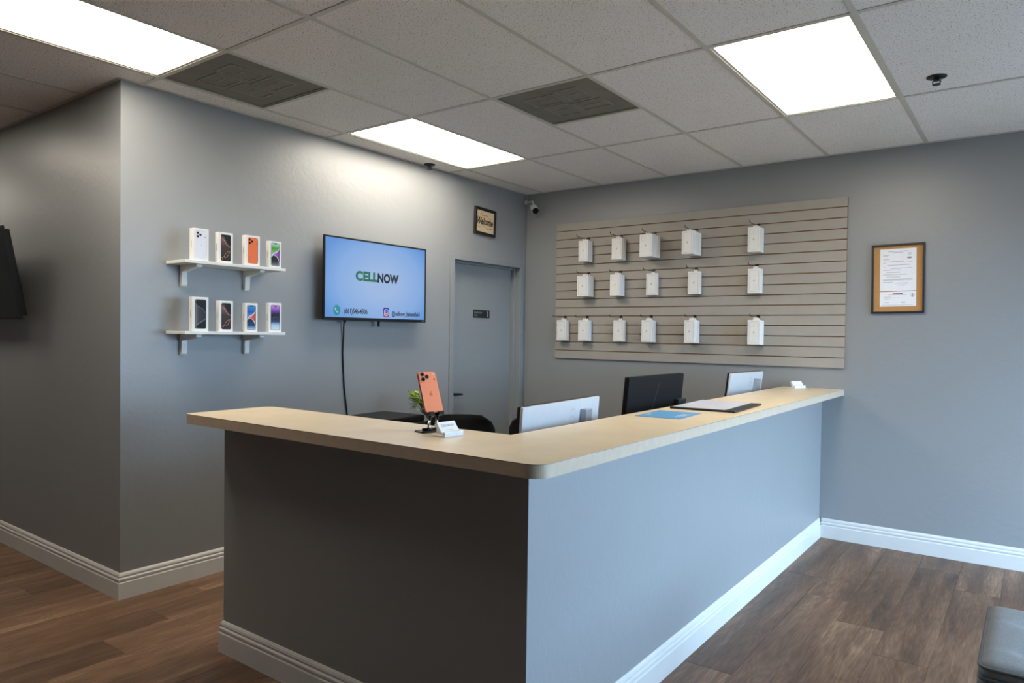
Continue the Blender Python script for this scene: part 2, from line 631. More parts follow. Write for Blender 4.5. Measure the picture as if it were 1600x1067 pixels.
# baseboards
PROF = [(0, 0), (0.015, 0), (0.015, 0.086), (0.0105, 0.091), (0.0105, 0.095), (0.014, 0.099), (0.014, 0.107), (0.0085, 0.113),
        (0.0085, 0.117), (0.0105, 0.121), (0.0085, 0.130), (0.003, 0.1386), (0, 0.1386)]
path_profile('baseboard_left', [(XL, OC), (0, OC), (0, D0 - 0.05)], PROF, WHITE_TRIM, kind='structure')
path_profile('baseboard_back', [(CWX + 0.0151, 0), (XR, 0)], PROF, WHITE_TRIM, kind='structure')
path_profile('baseboard_back_inner', [(0, 0), (CWX - 0.13, 0)], PROF, WHITE_TRIM, kind='structure')

# ------------------------------------------------------------------ ceiling
ceil = box('ceiling', XL - 0.12, XR + 0.12, YF - 0.12, 0.13, H + 0.12, H + 0.25, SLAB, kind='structure')
xs = [T0 + k * G for k in range(-10, 12)]
xs = [XL] + [x for x in xs if XL + 0.02 < x < XR - 0.02] + [XR]
ysl = [0.0]
y = CY
while y > YF + 0.02:
    ysl.append(y); y -= 2 * G
ysl.append(YF)
A_Y, B_Y = CY - 4 * G, CY - 2 * G
lights = [(T0, A_Y - 2 * G, 'long glowing ceiling light panel at the upper left, cut by the frame'),
          (T0, B_Y, 'glowing ceiling light panel close above the wall with the television'),
          (T0 + 4 * G, B_Y, 'square-looking glowing ceiling light panel at the upper right')]
far_lights = [(T0 - 4 * G, 'glowing ceiling light panel left of the frame, nearer one'), (T0 - 8 * G, 'glowing ceiling light panel left of the frame, farther one')]
FL_Y0, FL_Y1 = A_Y - 2 * G, A_Y - G
vents = [(T0, A_Y, 'dark dusty ceiling vent beside the upper left light panel'),
         (T0 + 2 * G, B_Y, 'dark dusty ceiling vent near the middle of the ceiling')]
tiles = {}
for xa, xb in zip(xs[:-1], xs[1:]):
    for yb, ya in zip(ysl[:-1], ysl[1:]):
        ya_, yb_ = ya, yb
        if any(abs(l[0] - xa) < 0.01 and abs(l[1] - ya) < 0.01 for l in lights):
            continue
        if any(abs(l[0] - xa) < 0.01 for l in far_lights) and ya < FL_Y1 < yb:
            ya_ = ya + G
        if any(abs(v[0] - xa) < 0.01 and abs(v[1] - ya) < 0.01 for v in vents):
            ya_ = ya + G
        if xb < -0.13 and ya > OC + 0.13:
            continue
        key = (round(xb - xa, 3), round(yb_ - ya_, 3))
        if key not in tiles:
            bm = bmesh.new()
            add_box(bm, 0.004, xb - xa - 0.004, 0.004, yb_ - ya_ - 0.004, 0.0, 0.016)
            me = bpy.data.meshes.new('ceiling_tile')
            bmesh.ops.recalc_face_normals(bm, faces=bm.faces)
            bm.to_mesh(me); bm.free(); me.materials.append(TILE)
            tiles[key] = me
        link('ceiling_tile', tiles[key], None, ceil, (xa, ya_, H + 0.004))
TW = 0.012
for x in xs[1:-1]:
    y1 = 0.0 if x > 0 else OC
    multi_box('main_tee', [(x - TW, x + TW, YF, y1, H, H + 0.0035), (x - 0.001, x + 0.001, YF, y1, H + 0.0035, H + 0.035)], TEE, None, ceil)
for yv in ysl[1:-1]:
    for xa, xb in zip(xs[:-1], xs[1:]):
        if xb <= -0.1 and yv > OC:
            continue
        multi_box('cross_tee', [(xa + TW, xb - TW, yv - TW, yv + TW, H + 0.0005, H + 0.0037), (xa + TW, xb - TW, yv - 0.001, yv + 0.001, H + 0.0037, H + 0.033)], TEE, None, ceil)
for vx, vy, _ in vents:
    multi_box('cross_tee', [(vx + TW, vx + G - TW, vy + G - TW, vy + G + TW, H + 0.0005, H + 0.0037)], TEE, None, ceil)
# wall angle round the room
for b in [(0, 0.02, OC, 0), (0.02, XR, -0.02, 0), (XL, 0.02, OC - 0.02, OC)]:
    box('wall_angle', b[0], b[1], b[2], b[3], H + 0.0002, H + 0.0032, TEE, ceil)

DIFF = emit_mat('light_diffuser', PANEL_COLOR, PANEL_STRENGTH)
for i, (lx, ly, lab) in enumerate(lights):
    t = thing('ceiling_light', lab, 'ceiling light', (lx + G / 2, ly + G, H + 0.004), group='ceiling light panels')
    a, b = G / 2 - 0.013, G - 0.013
    multi_box('light_frame', [(-a, -a + 0.012, -b, b, 0, 0.05), (a - 0.012, a, -b, b, 0, 0.05), (-a + 0.012, a - 0.012, -b, -b + 0.012, 0, 0.05),
                              (-a + 0.012, a - 0.012, b - 0.012, b, 0, 0.05)], TEE, None, t)
    box('light_housing', -a, a, -b, b, 0.05, 0.09, TEE, t)
    box('diffuser', -a + 0.012, a - 0.012, -b + 0.012, b - 0.012, 0.012, 0.018, DIFF, t)
for lx, lab in far_lights:
    t = thing('ceiling_light', lab, 'ceiling light', (lx + G / 2, (FL_Y0 + FL_Y1) / 2, H + 0.004), group='ceiling light panels')
    a, b = G / 2 - 0.013, (FL_Y1 - FL_Y0) / 2 - 0.013
    box('light_housing', -a, a, -b, b, 0.05, 0.09, TEE, t)
    multi_box('light_frame', [(-a, -a + 0.012, -b, b, 0, 0.05), (a - 0.012, a, -b, b, 0, 0.05), (-a + 0.012, a - 0.012, -b, -b + 0.012, 0, 0.05),
                              (-a + 0.012, a - 0.012, b - 0.012, b, 0, 0.05)], TEE, None, t)
    box('diffuser', -a + 0.012, a - 0.012, -b + 0.012, b - 0.012, 0.012, 0.018, DIFF, t)
VENT = mat('vent_grey', (128, 124, 113), 0.75, vary=0.12, scale=7, bump=0.5, bscale=420, bdist=0.002)
VENT_RIB = mat('vent_rib', (140, 137, 127), 0.7, vary=0.2, scale=12, bump=0.4, bscale=420)
for vx, vy, lab in vents:
    t = thing('ceiling_vent', lab, 'vent', (vx + G / 2, vy + G / 2, H + 0.004), group='dusty ceiling vents')
    a = G / 2 - 0.013
    box('vent_face', -a, a, -a, a, 0.004, 0.014, VENT, t)
    multi_box('vent_frame', [(-a, -a + 0.014, -a, a, 0, 0.0038), (a - 0.014, a, -a, a, 0, 0.0038), (-a + 0.014, a - 0.014, -a, -a + 0.014, 0, 0.0038), (-a + 0.014, a - 0.014, a - 0.014, a, 0, 0.0038)], VENT, None, t)
    for k in range(4):
        an = math.radians(90 * k + 45)
        cx, cy = 0.135 * math.cos(an), 0.135 * math.sin(an)
        hx, hy = (0.10, 0.075) if k % 2 == 0 else (0.075, 0.10)
        multi_box('deflector', [(cx - hx, cx - hx + 0.012, cy - hy, cy + hy, 0.001, 0.0038), (cx + hx - 0.012, cx + hx, cy - hy, cy + hy, 0.001, 0.0038),
                                (cx - hx + 0.012, cx + hx - 0.012, cy - hy, cy - hy + 0.012, 0.001, 0.0038), (cx - hx + 0.012, cx + hx - 0.012, cy + hy - 0.012, cy + hy, 0.001, 0.0038),
                                (cx - hx * 0.5, cx + hx * 0.5, cy - 0.006, cy + 0.006, 0.002, 0.0038)], VENT_RIB, None, t)
SPR = mat('sprinkler_black', (40, 42, 42), 0.4, metal=0.5)
for x, yv, lab in ((3.423, -1.33, 'dark fire sprinkler head on the ceiling at the upper right'), (0.062, -1.374, 'dark fire sprinkler head on the ceiling above the framed welcome sign')):
    t = thing('fire_sprinkler', lab, 'sprinkler', (x, yv, H + 0.004), group='ceiling fire sprinklers')
    tube('escutcheon', [(0, 0, 0), (0, 0, -0.004), (0, 0, -0.008), (0, 0, -0.011)], [0.045, 0.045, 0.036, 0.018], SPR, t, 20)
    tube('nozzle', [(0, 0, -0.010), (0, 0, -0.022)], 0.011, SPR, t, 12)
    for s in (-1, 1):
        tube('frame_arm', [(0.010 * s, 0, -0.019), (0.018 * s, 0, -0.026), (0.014 * s, 0, -0.034), (0.003 * s, 0, -0.038)], 0.0028, SPR, t, 8)
    tube('deflector', [(0, 0, -0.037), (0, 0, -0.040)], 0.019, SPR, t, 16)

# ------------------------------------------------------------------ door in the left wall
door = box('door_1', -0.125, -0.085, D0 + 0.004, D1 - 0.004, 0.006, DZ - 0.004, PAINT_TRIM, bevel=0.002, kind='structure')
fw_ = 0.05
box('door_jamb', -0.13, 0.016, D0 - fw_, D0 + 0.002, 0, DZ + fw_ - 0.012, PAINT_TRIM, door, 0.002)
box('door_jamb', -0.13, 0.016, D1 - 0.002, D1 + fw_, 0, DZ + fw_ - 0.012, PAINT_TRIM, door, 0.002)
box('door_head', -0.13, 0.016, D0 + 0.002, D1 - 0.002, DZ - 0.002, DZ + fw_ - 0.012, PAINT_TRIM, door, 0.002)
box('door_stop', -0.085, -0.06, D0 + 0.002, D0 + 0.014, 0, DZ - 0.002, PAINT_TRIM, door, 0.001)
box('door_stop', -0.085, -0.045, D1 - 0.018, D1 - 0.002, 0, DZ - 0.002, PAINT_TRIM, door, 0.001)
box('door_stop', -0.085, -0.06, D0 + 0.014, D1 - 0.018, DZ - 0.018, DZ - 0.002, PAINT_TRIM, door, 0.001)
hy, hzv = D0 + 0.085, 0.913
hn = tube('door_handle', [(-0.085, hy, hzv), (-0.078, hy, hzv), (-0.0775, hy, hzv), (-0.04, hy, hzv)], [0.028, 0.028, 0.011, 0.010], DARK_METAL, door, 16)
tube('lever', [(-0.042, hy - 0.012, hzv), (-0.04, hy + 0.03, hzv), (-0.042, hy + 0.075, hzv - 0.003), (-0.05, hy + 0.105, hzv - 0.006)], [0.011, 0.0105, 0.0095, 0.008], DARK_METAL, hn, 10)
SIGN_BLACK = mat('sign_black', (30, 30, 31), 0.4)
sg = thing('door_sign', 'small black engraved sign on the grey door', 'sign', (-0.085, -0.54, 1.5967))
bm = bmesh.new(); add_prism(bm, rrect(0.225, 0.072, 0.006, 3), 0.0002, 0.004, fr_px)
bm_obj('plate', bm, SIGN_BLACK, sg)
text('lettering', 'Employees', 0.026, PRINT_GREY, sg, fr_px, 0.0045, -0.048, 0.012, width=0.105)
text('lettering', 'Only', 0.026, PRINT_GREY, sg, fr_px, 0.0045, -0.078, -0.014, width=0.042)
flats('icon', ribbon(bez((0.078, 0.024), (0.09, 0.01), (0.09, -0.01), (0.078, -0.026)), 0.007), PRINT_LIGHT, sg, fr_px, 0.0045)

# ------------------------------------------------------------------ reception counter
rc = thing('reception_counter', 'L-shaped grey painted reception counter with white baseboard', 'counter', (CWX, CWY, 0))
WT = 0.13
box('side_panel', -WT, 0, 0, -CWY - 0.001, 0, CTB, PAINT, rc)
box('front_panel', CLX - CWX, -WT, 0, WT, 0, CTB, PAINT, rc)
path_profile('baseboard', [(CLX - CWX + 0.0, WT), (CLX - CWX, 0), (0, 0), (0, -CWY - 0.016)], PROF, WHITE_TRIM, rc)


def l_outline(inset=0.0, r=0.055):
    i = inset
    def arc(cx, cy, rr, a0, a1, n=10):
        return [(cx + rr * math.cos(math.radians(a0 + (a1 - a0) * k / n)), cy + rr * math.sin(math.radians(a0 + (a1 - a0) * k / n))) for k in range(n + 1)]
    pts = []
    x0, x1, y0, xi, yi = CLI + i, CFX - i, CFY + i, CIX + i, CIY - i
    pts += arc(x0 + 0.025, y0 + 0.025, 0.025, 180, 270, 6)
    pts += arc(x1 - r, y0 + r, r, 270, 360, 12)
    pts += [(x1, -0.001), (xi, -0.001)]
    pts += [(xi, yi)]
    pts += arc(x0 + 0.06, yi - 0.06, 0.06, 90, 180, 8)
    return pts


bm = bmesh.new()
add_prism(bm, l_outline(), CTB + 0.0005, CTZ - 0.0016, fr_up)
ct = bm_obj('countertop', bm, LAMINATE_EDGE)
tag(ct, 'cream maple laminate L-shaped countertop with rounded corners', 'countertop')
bm = bmesh.new()
add_prism(bm, l_outline(-0.0004), CTZ - 0.0016, CTZ - 0.0006, fr_up)
bm_obj('laminate_seam', bm, SEAM, ct)
bm = bmesh.new()
add_prism(bm, l_outline(), CTZ - 0.0006, CTZ, fr_up)
bm_obj('laminate_sheet', bm, LAMINATE, ct)

# ------------------------------------------------------------------ slatwall
SLAT = mat('slat_laminate', (160, 154, 145), 0.5, vary=0.03, scale=12)
MDF = mat('slot_mdf', (150, 106, 62), 0.75, vary=0.12, scale=60)
SX0, SX1, SZ1, SZ0 = 0.3545, 2.7675, 2.4139, 1.2145
sw = thing('slatwall_panel', 'large beige slatwall display panel with brown grooves on the back wall', 'slatwall', ((SX0 + SX1) / 2, 0, SZ0))
cxs = (SX0 + SX1) / 2
box('backing_board', SX0 - cxs, SX1 - cxs, -0.008, -0.0005, 0, SZ1 - SZ0, MDF, sw)
slots = [2.3455 - 0.0757 * k for k in range(15)]
edges_ = [SZ1] + slots + [SZ0]
for k in range(16):
    zt = edges_[k] - (0.0035 if k > 0 else 0)
    zb = edges_[k + 1] + (0.0035 if k < 15 else 0)
    s = box('slat', SX0 - cxs, SX1 - cxs, -0.0195, -0.008, zb - SZ0, zt - SZ0, SLAT, sw, bevel=0.0008)
    box('slat_core', SX0 - cxs - 0.0006, SX1 - cxs + 0.0006, -0.017, -0.010, zb - SZ0 - 0.0006, zt - SZ0 + 0.0006, MDF, s)

HOOK = mat('hook_black', (24, 23, 22), 0.35, metal=0.4)
ORD = ('first', 'second', 'third', 'fourth', 'fifth', 'sixth')
ROWN = ('top', 'middle', 'bottom')
# per row: (x of right side, depth of the stack, width)
STOCK = [
    [(0.736, 0.085, 0.094), (1.057, 0.078, 0.095), (1.368, 0.160, 0.108), (1.715, 0.172, 0.091), (2.198, 0.098, 0.089)],
    [(0.751, 0.098, 0.110), (1.051, 0.094, 0.091), (1.359, 0.035, 0.096), (1.723, 0.044, 0.096), (2.196, 0.058, 0.094)],
    [(0.509, 0.062, 0.094), (0.736, 0.068, 0.096), (1.067, 0.040, 0.098), (1.340, 0.078, 0.091), (1.714, 0.103, 0.086), (2.214, 0.095, 0.094)]]
HZ = (slots[1], slots[5], slots[10])
TOPZ = (2.236, 1.934, 1.551)


def case_box(x, yf, zt, wd, dp, ht, label, group, var, tilt=0.0):
    t = thing('case_box', label, 'box', (x, yf + dp / 2, zt - ht), (0, 0, tilt), group)
    box('carton', -wd / 2, wd / 2, -dp / 2, dp / 2, 0, ht, WHITE_CARD, t, bevel=0.0015)
    return t


for r in range(3):
    for i, (xr, dep, wd) in enumerate(STOCK[r]):
        xc = xr - wd / 2
        ht = 0.178
        if i == len(STOCK[r]) - 1:
            ht = 0.182
        ordn = ORD[i] if i < len(STOCK[r]) - 1 else 'last'
        h = thing('display_hook', 'thin black display hook in the slatwall, %s from the left in the %s row' % (ordn, ROWN[r]), 'hook',
                  (xc, -0.0195, HZ[r]), group='slatwall display hooks')
        box('hook_bracket', -0.012, 0.012, -0.006, -0.0005, -0.026, 0.004, HOOK, h, bevel=0.001)
        ln = 0.235 if dep > 0.15 else 0.205
        tube('rod', [(0, -0.004, -0.012), (0, -ln * 0.5, -0.0135), (0, -ln + 0.02, -0.012), (0, -ln + 0.006, -0.007), (0, -ln, 0.006)], 0.0024, HOOK, h, 8)
        n = max(1, int(round(dep / 0.03)))
        dz = HZ[r] - 0.026 - TOPZ[r]
        th = dep / n
        for k in range(n):
            yf = -0.028 - dep + k * th
            jx = 0 if k == 0 else random.uniform(-0.0015, 0.0025)
            if k == 0:
                lab = 'front white case box hanging %s from the left in the %s slatwall row' % (ordn, ROWN[r])
            else:
                lab = 'white case box behind the front one, %s stack from the left, %s row' % (ordn, ROWN[r])
            t = case_box(xc + jx, yf, TOPZ[r] + (0 if k == 0 else random.uniform(-0.003, 0.001)), wd, th - 0.0012, ht, lab,
                         'case boxes on the slatwall, %s row stack %s' % (ROWN[r], ordn), 0, random.uniform(-0.012, 0.012) if k else 0)
            # hanging tab reaching up to the rod
            bm = bmesh.new()
            tp = [(-0.016, 0), (0.016, 0), (0.013, 0.02), (0.004, 0.022), (0.004, 0.012), (-0.004, 0.012), (-0.004, 0.022), (-0.013, 0.02)]
            add_prism(bm, tp, -0.0006 + (th * 0.5 - 0.004), 0.0006 + (th * 0.5 - 0.004), lambda u, v, q: (u, q, v + ht - 0.001))
            bm_obj('hang_tab', bm, WHITE_CARD, t)
            if k == 0:
                dp2 = (th - 0.0012) / 2
                fr = lambda u, v, q, dp2=dp2, ht=ht: (u, -dp2 - q, v + ht / 2)
                o = rrect(wd * 0.74, ht * 0.86, 0.011, 4)
                flats('outline_print', ribbon(o + [o[0]], 0.0016), PRINT_LIGHT, t, fr, 0.0003)
                if (i + r) % 2 == 0 or r == 2:
                    c = rrect(wd * 0.34, ht * 0.17, 0.007, 3, -wd * 0.17, ht * 0.31)
                    flats('camera_print', ribbon(c + [c[0]], 0.0009), PRINT_LIGHT, t, fr, 0.0003)
                flats('emblem_print', [disc(0.0055, 10, 0, 0, 0.006), disc(0.002, 6, 0.003, 0.0085, 0.003)], PRINT_LIGHT, t, fr, 0.0003)

# ------------------------------------------------------------------ wall shelves and phone boxes
SH_Y0, SH_Y1, SH_D = -3.396, -2.766, 0.2
shelf_z = {'upper': 1.8, 'lower': 1.417}
for nm, zt in shelf_z.items():
    t = thing('wall_shelf', 'white %s wall shelf on two white brackets by the television' % nm, 'shelf', (0, (SH_Y0 + SH_Y1) / 2, zt), group='white wall shelves')
    hl = (SH_Y1 - SH_Y0) / 2
    box('board', 0.001, SH_D, -hl, hl, -0.0165, 0, SHELF_WHITE, t, bevel=0.001)
    for yb in (-3.303, -2.911):
        yl = yb - (SH_Y0 + SH_Y1) / 2
        bm = bmesh.new()
        pr = [(0.001, -0.017), (0.172, -0.017), (0.178, -0.022), (0.178, -0.030), (0.172, -0.034), (0.034, -0.050), (0.026, -0.056), (0.026, -0.125), (0.020, -0.134), (0.001, -0.134)]
        add_prism(bm, pr, yl - 0.017, yl + 0.017, lambda u, v, q: (u, q, v), bevel=0.003, seg=2)
        bm_obj('bracket', bm, SHELF_WHITE, t)

LENS = mat('lens_black', (16, 16, 20), 0.15)
LENS_RING = mat('lens_ring', (70, 70, 76), 0.3)
SILVER = mat('print_silver', (226, 227, 236), 0.35, vary=0.02)
SILVER2 = mat('print_silver_line', (196, 198, 210), 0.35)
ORANGE = mat('print_orange', (238, 112, 48), 0.35, vary=0.03)
ORANGE2 = mat('print_orange_deep', (212, 92, 38), 0.35)
BROWN = ramp_mat('print_dark_brown', 2, [(0, (30, 26, 24)), (0.55, (62, 50, 48)), (0.8, (120, 92, 84)), (1, (48, 38, 34))])
BEZEL = mat('print_bezel', (20, 18, 20), 0.5, spec=0.25)
PINK = mat('print_pink_line', (222, 150, 132), 0.4)
ORLINE = mat('print_orange_line', (216, 130, 92), 0.4)
GREEN = ramp_mat('print_green', 2, [(0, (150, 210, 150)), (0.6, (70, 150, 40)), (1, (170, 226, 190))])
PURPLE = ramp_mat('print_purple', 1, [(0, (196, 150, 222)), (1, (110, 40, 150))])
NEARBLACK = ramp_mat('print_black_fade', 2, [(0, (120, 120, 124)), (0.4, (40, 40, 44)), (1, (22, 22, 24))])
PALE = mat('print_pale', (222, 224, 226), 0.35)
BLUE = ramp_mat('print_blue', 2, [(0, (120, 170, 220)), (0.5, (28, 88, 178)), (1, (60, 150, 200))])
RED = ramp_mat('print_red', 1, [(0, (236, 150, 130)), (1, (200, 60, 44))])
NAVY = ramp_mat('print_navy', 2, [(0, (160, 190, 220)), (0.35, (40, 66, 110)), (1, (18, 24, 44))])
VIOLET = ramp_mat('print_violet_fade', 2, [(0, (216, 226, 234)), (0.2, (170, 200, 226)), (0.32, (50, 74, 110)), (0.5, (26, 26, 34)), (0.66, (44, 26, 70)), (0.8, (130, 80, 190)), (1, (206, 150, 216))])
GREYSCR = ramp_mat('print_graphite', 1, [(0, (120, 118, 122)), (0.3, (58, 57, 62)), (1, (34, 34, 38))])
GLINE = mat('print_grey_line', (170, 168, 174), 0.4)


def phone_print(t, design, bw, bh, dp):
    fr = lambda u, v, q: (dp / 2 + q, u, v + bh / 2)
    pw, ph = bw * 0.70, bh * 0.86
    S = lambda p: (p[0] * pw / 2, p[1] * ph / 2)
    body = rrect(pw, ph, pw * 0.14, 5)
    e = 0.0003
    side = lambda: None
    if design in ('silver', 'orange'):
        m1, m2 = (SILVER, SILVER2) if design == 'silver' else (ORANGE, ORANGE2)
        p = flats('phone_print', [body], m1, t, fr, e)
        c = rrect(pw * 0.97, ph * 0.24, pw * 0.13, 4, 0, ph * 0.37)
        flats('camera_outline', ribbon(c + [c[0]], 0.0012), m2, p, fr, 2 * e)
        flats('edge_line', ribbon([S((0.985, 0.8)), S((0.985, -0.8))], 0.0016), LENS_RING if design == 'orange' else SILVER2, p, fr, 2 * e)
        for u, v in ((-0.62, 0.83), (-0.62, 0.58), (-0.16, 0.70)):
            flats('lens_print', [disc(pw * 0.105, 14, *S((u, v)))], LENS, p, fr, 3 * e)
        flats('flash_print', [disc(pw * 0.045, 10, *S((0.7, 0.55)))], LENS_RING, p, fr, 3 * e)
        flats('emblem_print', [disc(pw * 0.06, 10, 0, -ph * 0.03), disc(pw * 0.02, 6, pw * 0.02, ph * 0.018)], m2, p, fr, 2 * e)
        return
    p = flats('phone_print', [body], BEZEL, t, fr, e)
    scr = rrect(pw * 0.93, ph * 0.965, pw * 0.11, 5)
    if design == 'brown':
        flats('screen_print', [scr], BROWN, p, fr, 2 * e)
        dark = [S(q) for q in bez((-0.5, 0.95), (0.0, 0.45), (0.45, 0.2), (0.92, 0.12)) + [(0.92, 0.85), (0.75, 0.95)]]
        flats('shade_print', [dark], BEZEL, p, fr, 3 * e)
        flats('curve_print', ribbon([S(q) for q in bez((-0.85, 0.75), (-0.1, 0.5), (0.1, 0.1), (0.92, 0.08))], 0.0022), PINK, p, fr, 4 * e)
        loop = bez((-0.9, -0.8), (-0.1, -0.7), (0.2, -0.2), (0.92, -0.2)) 
        oval = [(0.15 + 0.62 * math.cos(a) * 0.75 - 0.22 * math.sin(a) * 0.5, -0.52 + 0.62 * math.cos(a) * 0.33 + 0.22 * math.sin(a) * 0.55) for a in [2 * math.pi * k / 20 for k in range(21)]]
        flats('curve_print', ribbon([S(q) for q in loop[:5]], 0.002) + ribbon([S(q) for q in oval], 0.0018) + ribbon([S((-0.72, -0.95)), S((-0.6, -0.72))], 0.002) + ribbon([S((0.62, -0.3)), S((0.92, -0.2))], 0.0016), ORLINE, p, fr, 4 * e)
    elif design in ('green', 'blue'):
        a, b, c = (GREEN, PURPLE, NEARBLACK) if design == 'green' else (BLUE, RED, NAVY)
        flats('screen_print', [scr], PALE, p, fr, 2 * e)
        top = [S(q) for q in [(-0.9, 0.85), (-0.78, 0.95), (0.78, 0.95), (0.92, 0.82), (0.92, 0.62)] + bez((0.92, 0.62), (0.5, 0.2), (-0.5, 0.2), (-0.92, -0.08))]
        mid = [S(q) for q in [(0.92, 0.5)] + bez((0.85, 0.48), (0.5, 0.1), (-0.3, 0.12), (-0.8, -0.1)) + bez((-0.55, -0.12), (0.2, -0.02), (0.7, -0.3), (0.8, -0.42)) + [(0.92, -0.3)]]
        bot = [S(q) for q in bez((-0.92, -0.25), (-0.5, 0.02), (0.6, -0.1), (0.84, -0.7)) + [(0.84, -0.9), (0.7, -0.95), (-0.7, -0.95), (-0.9, -0.85)]]
        flats('swirl_print', [top], a, p, fr, 3 * e)
        flats('swirl_print', [mid], b, p, fr, 3 * e)
        flats('swirl_print', [bot], c, p, fr, 3 * e)
        flats('swirl_print', [[S(q) for q in [(0.92, -0.28), (0.76, -0.45), (0.86, -0.62), (0.92, -0.6)]]], BEZEL, p, fr, 3 * e)
        flats('notch_print', [rrect(pw * 0.36, ph * 0.035, pw * 0.03, 3, 0, ph * 0.468)], BEZEL, p, fr, 5 * e)
    elif design == 'violet':
        flats('screen_print', [scr], VIOLET, p, fr, 2 * e)
        flats('curve_print', ribbon([S(q) for q in bez((-0.5, -0.06), (-0.25, 0.06), (0.3, 0.08), (0.5, -0.03))], 0.0014), GLINE, p, fr, 3 * e)
        flats('notch_print', [rrect(pw * 0.28, ph * 0.035, pw * 0.03, 3, 0, ph * 0.44)], BEZEL, p, fr, 5 * e)
    elif design == 'graphite':
        flats('screen_print', [scr], GREYSCR, p, fr, 2 * e)
        sh = [S(q) for q in [(-0.92, 0.8), (-0.7, 0.95), (0.92, 0.9)] + [(0.92, 0.2)] + bez((0.7, 0.1), (0.3, 0.55), (-0.6, 0.4), (-0.92, 0.8))]
        flats('shade_print', [sh], BEZEL, p, fr, 3 * e)
        sh2 = [S(q) for q in bez((0.92, -0.3), (0.2, -0.6), (-0.6, -0.5), (-0.8, -0.9)) + [(0.7, -0.95), (0.92, -0.85)]]
        flats('shade_print', [sh2], BEZEL, p, fr, 3 * e)
        flats('curve_print', ribbon([S(q) for q in bez((-0.88, 0.75), (-0.5, 0.4), (0.5, 0.5), (0.75, 0.1))], 0.001) + ribbon([S(q) for q in bez((-0.75, -0.85), (-0.4, -0.5), (0.3, -0.6), (0.85, -0.3))], 0.0016), GLINE, p, fr, 4 * e)


XF = 0.186
PHB = [
    ('upper', -3.343, -3.254, 0.175, 'silver', 'white phone box with silver phone print, first on the upper shelf', 0.040),
    ('upper', -3.196, -3.108, 0.171, 'brown', 'white phone box with dark bronze swirl print on the upper shelf', 0.036),
    ('upper', -3.029, -2.935, 0.174, 'orange', 'white phone box with orange phone print on the upper shelf', 0.038),
    ('upper', -2.873, -2.788, 0.158, 'green', 'white phone box with green and purple swirl print', 0.032),
    ('lower', -3.347, -3.254, 0.186, 'graphite', 'white phone box with graphite grey print, first on the lower shelf', 0.036),
    ('lower', -3.190, -3.106, 0.172, 'brown', 'white phone box with dark bronze swirl print on the lower shelf', 0.036),
    ('lower', -3.030, -2.948, 0.166, 'blue', 'white phone box with blue and red swirl print', 0.030),
    ('lower', -2.873, -2.784, 0.174, 'violet', 'white phone box with purple fading print, last on the lower shelf', 0.034)]
for sh, ya, yb, ht, des, lab, dp in PHB:
    t = thing('phone_box', lab, 'box', (XF - dp / 2, (ya + yb) / 2, shelf_z[sh] + 0.0002), (0, 0, 0), 'phone boxes on the wall shelves')
    box('carton', -dp / 2, dp / 2, -(yb - ya) / 2, (yb - ya) / 2, 0, ht, WHITE_CARD, t, bevel=0.0015)
    phone_print(t, des, yb - ya, ht, dp)
    fr2 = lambda u, v, q, ya=ya, yb=yb, ht=ht: (u, -(yb - ya) / 2 - q, v + ht * 0.5)
    flats('side_print', [[(-0.003, -0.02), (0.003, -0.02), (0.003, 0.02), (-0.003, 0.02)]], PRINT_LIGHT, t, fr2, 0.0003)


# ------------------------------------------------------------------ televisions
def screen_mat():
    m = bpy.data.materials.new('tv_screen')
    m.use_nodes = True
    nt = m.node_tree
    L = nt.links.new
    b = nt.nodes['Principled BSDF']
    b.inputs['Base Color'].default_value = (0.01, 0.01, 0.012, 1)
    b.inputs['Roughness'].default_value = 0.35
    tc = nt.nodes.new('ShaderNodeTexCoord')
    mp = nt.nodes.new('ShaderNodeMapping')
    mp.inputs['Location'].default_value = (0, -0.05, 0.02)
    mp.inputs['Scale'].default_value = (0, 1.75, 2.6)
    L(tc.outputs['Object'], mp.inputs['Vector'])
    gr = nt.nodes.new('ShaderNodeTexGradient'); gr.gradient_type = 'SPHERICAL'
    L(mp.outputs[0], gr.inputs['Vector'])
    rp = nt.nodes.new('ShaderNodeValToRGB')
    e = rp.color_ramp.elements
    e[0].position = 0.0; e[0].color = lin((92, 146, 214))
    e[1].position = 0.75; e[1].color = lin((156, 184, 226))
    k = e.new(0.3); k.color = lin((130, 170, 224))
    L(gr.outputs['Fac'], rp.inputs['Fac'])
    L(rp.outputs['Color'], b.inputs['Emission Color'])
    b.inputs['Emission Strength'].default_value = 0.95
    return m


def tv_body(t, wd, ht, dp, parts_screen):
    # local: screen faces +x, centre at origin, back towards -x
    box('cabinet', -dp, -0.008, -wd / 2 + 0.02, wd / 2 - 0.02, -ht / 2 + 0.02, ht / 2 - 0.02, BLACK, t, bevel=0.006, seg=2)
    bz = 0.011
    multi_box('bezel', [(-0.012, 0.0, -wd / 2, wd / 2, ht / 2 - bz, ht / 2), (-0.012, 0.0, -wd / 2, wd / 2, -ht / 2, -ht / 2 + 0.02),
                        (-0.012, 0.0, -wd / 2, -wd / 2 + bz, -ht / 2 + 0.02, ht / 2 - bz), (-0.012, 0.0, wd / 2 - bz, wd / 2, -ht / 2 + 0.02, ht / 2 - bz)], BLACK, None, t)
    sc = box('screen', -0.0079, -0.003, -wd / 2 + bz, wd / 2 - bz, -ht / 2 + 0.02, ht / 2 - bz, parts_screen, t)
    return sc


